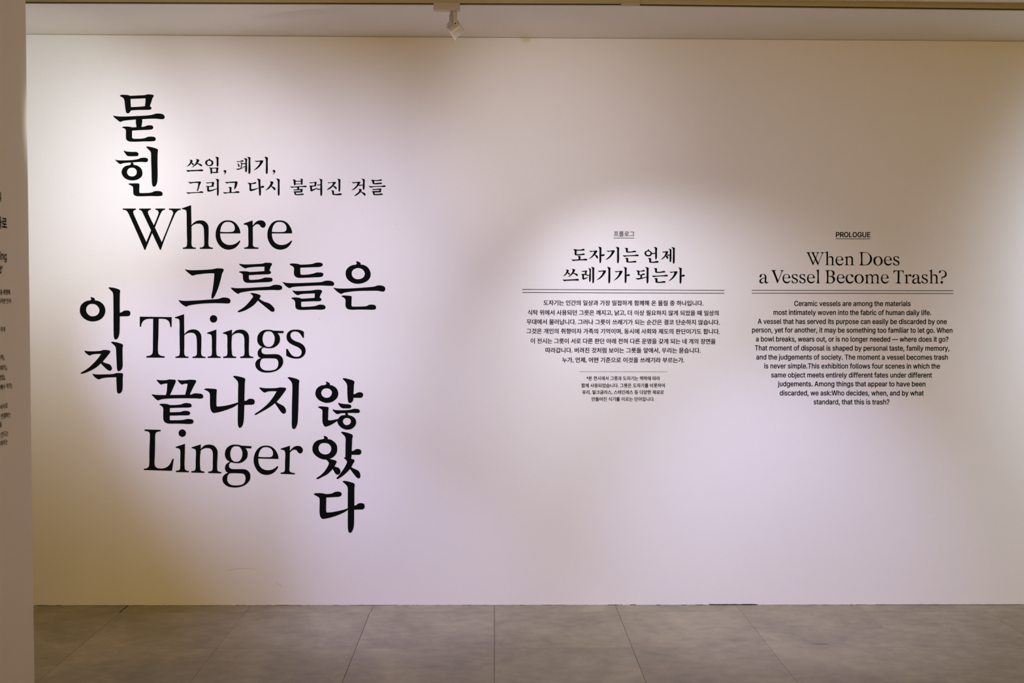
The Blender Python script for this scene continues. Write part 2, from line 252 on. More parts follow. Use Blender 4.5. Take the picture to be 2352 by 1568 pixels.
'd': (424, [['195,-8,24,0,-31,0 111,16,25,-16,-24,16 55,84,13,-29,-14,30 34,189,0,-40,0,40 55,293,-14,-30,14,29 112,361,-24,-16,24,15 196,384,-32,0,23,0 253,373,-15,8,15,-8 287,346,-8,10,9,-10 306,319,-4,8,2,0 311,319,-2,0,0,63 311,509,0,-63,20,0 372,509,-21,0,0,-170 372,0,0,170,-20,0 313,0,19,0,0,20 313,59,0,-20,-2,0 307,59,2,0,-5,-8 287,31,8,11,-9,-10 252,4,15,8,-14,-8', '205,47,-24,0,22,0 263,65,-16,-12,16,12 299,115,-8,-21,9,21 312,189,0,-28,0,28 300,263,8,-21,-8,21 263,312,16,-12,-16,12 205,330,23,0,-24,0 145,311,16,13,-16,-12 108,261,8,21,-8,-21 96,189,0,27,0,-27 109,117,-9,21,8,-22 145,66,-16,12,16,-13']]),
'e': (404, [['212,-8,26,0,-37,0 117,16,26,-16,-27,17 56,85,14,-29,-15,29 34,187,0,-39,0,39 55,290,-14,-30,14,29 115,359,-26,-16,26,17 205,384,-34,0,21,0 266,374,-20,7,19,-7 319,341,-16,15,16,-15 357,282,-9,24,9,-24 371,194,0,34,0,-8 371,169,0,9,0,0 97,169,0,0,2,-24 110,106,-9,20,10,-19 151,61,-17,11,17,-10 212,46,-23,0,16,0 254,53,-13,-5,12,4 285,73,-8,-9,9,9 306,105,-5,-12,19,-4 365,91,-20,5,-6,-20 335,39,14,15,-14,-15 283,4,20,9,-21,-8', '97,221,2,18,0,0 309,221,0,0,-1,20 298,269,8,-20,-8,19 263,314,15,-11,-16,11 205,330,23,0,-23,0 146,313,17,12,-16,-11 109,270,9,18,-7,-16']]),
'f': (254, [['228,379,-74,0,0,-17 228,327,0,17,-74,0 6,327,74,0,0,17 6,379,0,-17,74,0'], ['81,0,20,0,0,144 81,432,0,-144,0,21 96,486,-10,-15,10,14 135,519,-16,-8,17,7 187,530,-18,0,14,0 222,527,-9,2,10,-2 243,521,-5,2,-5,-18 227,468,6,18,-3,2 215,472,5,-1,-5,1 195,474,8,0,-19,0 154,460,9,9,-8,-9 142,419,0,18,0,-140 142,0,0,140,-21,0']]),
'g': (425, [['207,-151,31,0,-28,0 134,-140,21,-7,-21,8 82,-110,14,-13,-13,12 51,-69,7,-15,16,9 101,-41,-17,-9,6,-8 122,-66,-9,9,8,-9 154,-88,-13,6,14,-6 207,-97,-21,0,31,0 282,-75,-19,-15,20,15 311,-6,0,-31,0,25 311,68,0,-24,-1,0 306,68,2,0,-5,-8 287,41,8,10,-9,-9 252,16,15,7,-14,-8 195,5,24,0,-31,0 113,27,24,-15,-25,14 55,90,14,-28,-14,28 34,191,0,-39,0,39 55,293,-14,-29,14,29 112,361,-24,-16,25,15 196,384,-31,0,24,0 253,373,-14,8,15,-8 288,346,-8,10,9,-10 308,319,-5,8,1,0 313,319,-2,0,0,20 313,379,0,-20,20,0 372,379,-19,0,0,-129 372,-9,0,130,0,-33 350,-90,15,21,-15,-21 291,-136,25,10,-25,-10', '205,59,-24,0,23,0 264,75,-16,-11,16,11 300,121,-8,-20,8,20 312,193,0,-28,0,27 300,264,8,-21,-8,20 264,312,16,-11,-16,12 205,330,23,0,-24,0 145,312,16,12,-16,-13 109,262,8,21,-9,-20 96,193,0,26,0,-27 109,123,-9,20,8,-20 145,76,-16,11,17,-11']]),
'h': (410, [['114,227,0,22,0,-76 114,0,0,76,-21,0 53,0,20,0,0,170 53,509,0,-170,20,0 114,509,-21,0,0,-74 114,287,0,74,-4,0 102,287,4,0,12,35 152,362,-21,-15,22,15 227,384,-28,0,26,0 295,369,-19,10,20,-11 341,321,-11,21,11,-22 357,240,0,33,0,-80 357,0,0,80,-20,0 296,0,20,0,0,78 296,235,0,-78,0,30 273,304,15,-16,-15,17 210,329,27,0,-18,0 161,317,14,8,-15,-8 126,283,9,15,-8,-16']]),
'i': (167, [['53,0,20,0,0,126 53,379,0,-126,20,0 114,379,-21,0,0,-126 114,0,0,126,-21,0'], ['84,443,11,0,-12,0 54,455,8,-8,-9,7 41,483,0,-11,0,11 54,512,-9,-8,8,8 84,524,-12,0,11,0 114,512,-8,8,8,-8 126,483,0,11,0,-11 114,455,8,7,-8,-8']]),
'j': (167, [['53,379,0,-136,20,0 114,379,-21,0,0,-136 114,-30,0,136,0,-23 102,-90,8,17,-9,-17 65,-129,16,9,-17,-9 4,-143,24,0,-5,0 -10,-143,5,0,0,19 -10,-87,0,-18,4,0 2,-87,-4,0,18,0 40,-72,-8,-10,9,10 53,-29,0,-19,0,136'], ['83,443,12,0,-11,0 53,455,9,-8,-8,7 41,483,0,-11,0,11 53,512,-8,-8,9,8 83,524,-11,0,12,0 114,512,-9,8,8,-8 126,483,0,11,0,-11 114,455,8,7,-9,-8']]),
'k': (381, [['110,137,22,21,0,25 110,212,0,-25,3,0 121,212,-4,0,54,56 284,379,-54,-56,26,0 360,379,-25,0,-59,-60 184,199,59,60,-2,0 177,199,2,0,-22,-21'], ['53,0,20,0,0,170 53,509,0,-170,20,0 114,509,-21,0,0,-170 114,0,0,170,-21,0'], ['294,0,26,0,-49,62 148,186,49,-62,14,14 191,229,-14,-15,61,-77 372,0,-60,76,-26,0']]),
'l': (189, [['139,-2,8,0,-29,0 74,20,14,-15,-14,15 53,84,0,-27,0,142 53,509,0,-142,20,0 114,509,-21,0,0,-137 114,99,0,136,0,-18 120,62,-4,7,5,-7 146,52,-13,0,6,0 160,53,-3,-1,4,0 170,54,-3,0,3,-17 181,3,-4,17,-6,-2 162,-1,7,1,-8,-1']]),
'm': (610, [['53,0,20,0,0,126 53,379,0,-126,19,0 112,379,-20,0,0,-28 112,295,0,28,-1,0 108,295,1,0,5,21 132,346,-11,-14,12,13 172,376,-15,-7,15,7 219,386,-16,0,28,0 287,361,-17,17,18,-17 321,295,-5,27,-3,0 312,295,3,0,5,18 337,343,-12,-14,12,14 381,375,-17,-8,17,7 437,386,-21,0,22,0 497,372,-18,9,18,-10 541,328,-11,20,10,-19 557,255,0,30,0,-85 557,0,0,85,-21,0 496,0,20,0,0,85 496,254,0,-85,0,27 473,313,15,-12,-16,12 419,330,20,0,-17,0 374,320,13,7,-12,-7 345,290,7,13,-6,-12 335,247,0,16,0,-82 335,0,0,82,-20,0 274,0,21,0,0,87 274,260,0,-87,0,21 253,311,14,-13,-14,13 199,330,22,0,-14,0 158,320,13,7,-14,-7 126,289,8,14,-8,-13 114,238,0,20,0,-79 114,0,0,79,-21,0']]),
'n': (410, [['114,227,0,22,0,-76 114,0,0,76,-21,0 53,0,20,0,0,126 53,379,0,-126,19,0 112,379,-20,0,0,-30 112,287,0,31,-3,0 102,287,4,0,12,35 152,362,-21,-15,22,15 227,384,-28,0,26,0 295,369,-19,10,19,-11 341,321,-11,21,11,-22 357,240,0,33,0,-80 357,0,0,80,-20,0 296,0,20,0,0,78 296,235,0,-78,0,30 273,304,15,-16,-15,17 210,329,27,0,-18,0 161,317,14,8,-15,-8 126,283,9,15,-8,-16']]),
'o': (415, [['207,-8,35,0,-34,0 117,16,26,-16,-26,17 56,85,15,-29,-15,29 34,187,0,-38,0,40 56,291,-15,-29,15,30 117,360,-26,-17,26,16 207,384,-34,0,35,0 299,360,-26,16,26,-17 359,291,-14,30,15,-29 381,187,0,40,0,-38 359,85,15,29,-14,-29 299,16,26,17,-26,-16', '207,46,-25,0,26,0 270,66,-16,-13,17,13 307,117,-8,-21,8,22 319,187,0,-25,0,26 307,258,8,-22,-8,22 270,310,17,-13,-16,13 207,330,26,0,-25,0 145,310,16,13,-16,-13 108,258,8,22,-8,-21 96,187,0,26,0,-25 108,117,-8,22,8,-21 145,66,-16,13,16,-13']]),
'p': (424, [['53,-143,20,0,0,174 53,379,0,-174,19,0 112,379,-20,0,0,-20 112,319,0,20,2,0 118,319,-2,0,5,8 137,346,-8,-10,8,10 171,373,-14,-8,15,8 229,384,-24,0,32,0 313,361,-24,15,24,-16 370,293,-14,29,13,-30 390,189,0,40,0,-40 370,84,13,30,-14,-29 313,16,24,16,-24,-16 229,-8,32,0,-23,0 173,4,14,-8,-15,8 138,31,8,-10,-8,11 118,59,5,-8,-1,0 114,59,1,0,0,-67 114,-143,0,67,-21,0', '220,47,-23,0,24,0 279,66,-16,-13,16,12 316,117,-8,-22,8,21 328,189,0,-27,0,27 316,261,8,-21,-8,21 280,311,16,-12,-16,13 220,330,24,0,-23,0 161,312,16,12,-16,-12 125,263,8,21,-8,-21 113,189,0,28,0,-28 125,115,-8,21,8,-21 162,65,-16,12,16,-12']]),
'r': (259, [['53,0,20,0,0,126 53,379,0,-126,19,0 112,379,-20,0,0,-19 112,321,0,19,1,0 115,321,-1,0,7,19 152,367,-17,-12,18,12 213,385,-23,0,5,0 229,384,-6,1,6,0 243,384,-3,0,0,-21 243,322,0,21,-1,1 230,324,7,-1,-7,1 207,326,8,0,-18,0 159,315,14,7,-14,-8 126,284,8,13,-8,-14 114,237,0,18,0,-79 114,0,0,79,-21,0']]),
's': (365, [['182,-8,29,0,-26,0 112,3,21,-7,-20,8 62,38,13,-15,-13,15 36,94,4,-22,19,4 94,107,-20,-5,5,-21 124,60,-15,10,15,-10 181,45,-23,0,27,0 244,62,-15,-11,16,12 268,103,0,-16,0,13 254,136,9,-9,-9,8 212,155,19,-4,-21,5 149,170,21,-5,-34,8 72,208,17,-17,-17,17 47,274,0,-27,0,22 65,332,-12,-17,12,16 115,370,-21,-9,21,10 187,384,-27,0,26,0 254,372,-19,8,18,-7 299,339,-12,14,11,-14 324,290,-5,19,-19,-4 268,277,19,4,-5,15 243,316,12,-12,-13,11 187,333,25,0,-22,0 131,317,15,10,-15,-11 109,277,0,16,0,-14 124,243,-10,9,10,-8 172,223,-22,5,19,-5 229,209,-19,5,35,-8 306,171,-16,17,17,-17 331,107,0,26,0,-23 312,47,13,17,-12,-17 260,6,22,10,-23,-9']]),
't': (227, [['204,379,-66,0,0,-17 204,327,0,17,-66,0 6,327,66,0,0,17 6,379,0,-17,66,0'], ['65,471,0,-126,20,0 126,471,-20,0,0,-124 126,98,0,124,0,-17 136,61,-7,8,7,-7 170,50,-16,0,4,0 185,51,-6,-1,6,1 202,54,-5,-1,4,-18 213,2,-4,17,-6,-2 192,-3,8,1,-8,-1 168,-4,8,0,-32,0 92,21,18,-17,-18,17 65,93,0,-31,0,126']]),
'u': (410, [['182,-5,29,0,-25,0 115,11,19,-11,-20,10 69,59,11,-22,-11,21 53,139,0,-32,0,80 53,379,0,-80,20,0 114,379,-21,0,0,-78 114,144,0,78,0,-30 137,75,-16,16,15,-17 200,50,-27,0,18,0 249,62,-14,-8,15,8 283,97,-8,-16,9,15 296,153,0,-22,0,75 296,379,0,-75,20,0 357,379,-20,0,0,-126 357,0,0,126,-20,0 298,0,20,0,0,31 298,92,0,-31,3,0 307,92,-3,0,-12,-35 257,17,22,15,-22,-15']]),
'v': (389, [['163,0,21,0,-49,126 17,379,49,-126,23,0 84,379,-22,0,27,-74 165,155,-27,75,9,-23 187,87,-6,23,6,-23 206,21,-7,21,-8,0 184,21,7,0,7,21 203,87,-6,-23,6,23 224,155,-8,-23,27,75 305,379,-27,-74,22,0 371,379,-22,0,-48,-126 226,0,49,126,-21,0']]),
'w': (567, [['138,0,20,0,-39,126 23,379,38,-126,21,0 87,379,-21,0,16,-55 133,214,-15,55,7,-23 154,137,-7,28,7,-29 175,41,-7,35,-3,0 165,41,3,0,7,34 186,135,-7,-29,7,28 206,214,-7,-24,15,55 252,379,-15,-55,21,0 316,379,-21,0,16,-55 362,214,-15,55,6,-24 382,136,-7,28,6,-29 402,41,-7,35,-3,0 391,41,4,0,8,34 413,135,-7,-28,7,29 434,214,-7,-24,15,55 480,379,-15,-55,22,0 545,379,-22,0,-39,-126 429,0,39,126,-20,0 368,0,21,0,-16,57 319,172,16,-58,-5,17 305,225,4,-18,-5,18 291,280,4,-19,-5,19 277,338,4,-20,4,0 291,338,-5,0,-5,-19 277,280,4,19,-5,-19 263,225,4,18,-5,-19 248,172,5,17,-17,-58 199,0,16,57,-21,0']]),
'x': (379, [['21,0,23,0,50,73 171,218,-50,-73,0,-16 171,171,0,16,-47,69 29,379,47,-69,23,0 100,379,-24,0,16,-24 147,306,-15,24,13,-19 179,253,-9,17,9,-16 207,206,-9,15,-10,0 175,206,11,0,10,15 202,253,-8,-16,9,17 233,306,-12,-19,16,24 282,379,-16,-24,23,0 352,379,-24,0,-48,-70 209,169,47,70,0,15 209,214,0,-15,49,-71 358,0,-50,71,-24,0 287,0,23,0,-19,28 231,85,18,-28,-12,18 200,136,9,-16,-9,16 173,182,9,-15,10,0 205,182,-11,0,-10,-15 178,136,8,16,-8,-16 148,85,12,18,-19,-28 91,0,19,28,-23,0']]),
'y': (389, [['47,-139,4,-1,5,18 61,-86,-4,-17,4,0 71,-87,-3,0,12,-3 104,-89,-10,-2,10,2 130,-74,-8,-8,8,8 151,-36,-6,-17,4,12 163,-1,-4,-12,-49,127 17,379,49,-127,23,0 84,379,-22,0,27,-74 165,155,-27,75,9,-23 187,87,-6,22,6,-23 206,21,-7,21,-8,0 184,21,7,0,6,21 202,87,-6,-23,7,23 224,155,-8,-23,27,75 305,379,-27,-74,22,0 371,379,-22,0,-55,-145 204,-58,56,146,-8,-20 177,-107,10,13,-11,-13 139,-136,14,7,-14,-6 91,-145,18,0,-10,0 65,-143,7,-1,-8,1']]),
'—': (699, [['699,244,-233,0,0,-18 699,188,0,19,-233,0 0,188,233,0,0,19 0,244,0,-18,233,0']]),
'’': (177, [['52,318,15,0,10,64 82,509,-10,-64,23,0 151,509,-23,0,-18,-64 98,318,18,64,-15,0']])}
def latin_curve(s, bold, layer):
    """overlapping strokes of one letter go to different layers so that each fills solidly"""
    c = bpy.data.curves.new('txt', 'CURVE'); c.dimensions = '2D'; c.fill_mode = 'FRONT'; c.resolution_u = 3
    x = 0
    for ch in s:
        adv, groups = LAT[ch]
        for sp in (groups[layer] if layer < len(groups) else ()):
            P = [[int(v) for v in t.split(',')] for t in sp.split()]
            sl = c.splines.new('BEZIER'); sl.bezier_points.add(len(P) - 1); sl.use_cyclic_u = True
            for b, (px, py, a0, a1, b0, b1) in zip(sl.bezier_points, P):
                b.handle_left_type = b.handle_right_type = 'FREE'
                b.co = ((x + px) / 700, py / 700, 0); b.handle_left = ((x + px + a0) / 700, (py + a1) / 700, 0); b.handle_right = ((x + px + b0) / 700, (py + b1) / 700, 0)
        x += adv
    return c
def text_data(s, bold, res=3):
    k = (s, bold)
    if k not in _cache:
        if all(ch in LAT for ch in s):
            V, F = [], []
            for layer in range(max(len(LAT[ch][1]) for ch in s)):
                c = latin_curve(s, bold, layer); o = bpy.data.objects.new('txt', c); COL.objects.link(o); bpy.context.view_layer.update()
                m = bpy.data.meshes.new_from_object(o.evaluated_get(bpy.context.evaluated_depsgraph_get())); k0 = len(V)
                V += [Vector((v.co.x, v.co.y, .004 * layer)) for v in m.vertices]; F += [[k0 + i for i in p.vertices] for p in m.polygons]
                bpy.data.objects.remove(o); bpy.data.curves.remove(c); bpy.data.meshes.remove(m)
            _cache[k] = (V, F); return _cache[k]
        c = bpy.data.curves.new('txt', 'FONT'); c.body = s; c.resolution_u = res
        o = bpy.data.objects.new('txt', c); COL.objects.link(o); bpy.context.view_layer.update()
        dg = bpy.context.evaluated_depsgraph_get(); m = bpy.data.meshes.new_from_object(o.evaluated_get(dg))
        V = [v.co.copy() for v in m.vertices]; F = [list(p.vertices) for p in m.polygons]
        bpy.data.objects.remove(o); bpy.data.curves.remove(c); bpy.data.meshes.remove(m)
        _cache[k] = (V, F)
    return _cache[k]
def preload(lines, bold, res=3):
    """all Korean lines of one weight in a single text object (one font look-up), split again by row"""
    c = bpy.data.curves.new('txt', 'FONT'); c.body = '\n'.join(lines); c.resolution_u = res; c.space_line = 3
    o = bpy.data.objects.new('txt', c); COL.objects.link(o); bpy.context.view_layer.update()
    dg = bpy.context.evaluated_depsgraph_get(); m = bpy.data.meshes.new_from_object(o.evaluated_get(dg))
    rows = {}
    for p in m.polygons:
        r = round((.37 - p.center.y) / 3); V, F, ix = rows.setdefault(r, ([], [], {})); f = []
        for i in p.vertices:
            if i not in ix: ix[i] = len(V); q = m.vertices[i].co; V.append(Vector((q.x, q.y + 3 * r, 0)))
            f.append(ix[i])
        F.append(f)
    for i, t in enumerate(lines): _cache[(t, bold)] = rows[i][:2]
    bpy.data.objects.remove(o); bpy.data.curves.remove(c); bpy.data.meshes.remove(m)
def text_line(parent, s, A, B, em, bold=.012, name='text_line', plane='back', dy=0.0, y=-.0004):
    """one printed line between ink ends A and B (x, z of baseline) at type size em"""
    V, F = text_data(s, bold); x0 = min(v.x for v in V) - bold; x1 = max(v.x for v in V) + bold
    ang = (B[1] - A[1]) / (B[0] - A[0]); sx = (B[0] - A[0]) / (x1 - x0)
    P = parent.location; out = []; FF = []
    # the regular outlines are thickened by shifted copies, each a hair further out than the last
    for n_, (ex, ey) in enumerate(((-1, 0), (1, 0), (-.7, .7), (.7, .7), (-.7, -.7), (.7, -.7)) if bold else ((0, 0),)):
        k0 = len(out); FF += [[k0 + i for i in f] for f in F]
        for v in V:
            h = A[0] + (v.x + ex * bold - x0) * sx; z = A[1] + (h - A[0]) * ang + (v.y + ey * bold + dy) * em
            q = y - v.z * em - n_ * .00004; out.append((h - P.x, q - P.y, z - P.z) if plane == 'back' else (PX - q - P.x, h - P.y, z - P.z))
    F = FF
    me = bpy.data.meshes.new(name); me.from_pydata(out, [], F); me.materials.append(M_VINYL)
    o = bpy.data.objects.new(name, me); COL.objects.link(o); o.parent = parent; return o
def rule(parent, A, B, th, name='rule_line'):
    P = parent.location; h = th / 2
    q = [(A[0], A[1] - h), (B[0], B[1] - h), (B[0], B[1] + h), (A[0], A[1] + h)]
    V = [(x - P.x, -.0007 - P.y, z - P.z) for x, z in q] + [(x - P.x, -.0001 - P.y, z - P.z) for x, z in q]
    me = bpy.data.meshes.new(name); me.from_pydata(V, [], [(0, 1, 2, 3), (0, 4, 5, 1), (1, 5, 6, 2), (2, 6, 7, 3), (3, 7, 4, 0)])
    me.materials.append(M_VINYL); o = bpy.data.objects.new(name, me); COL.objects.link(o); o.parent = parent; return o

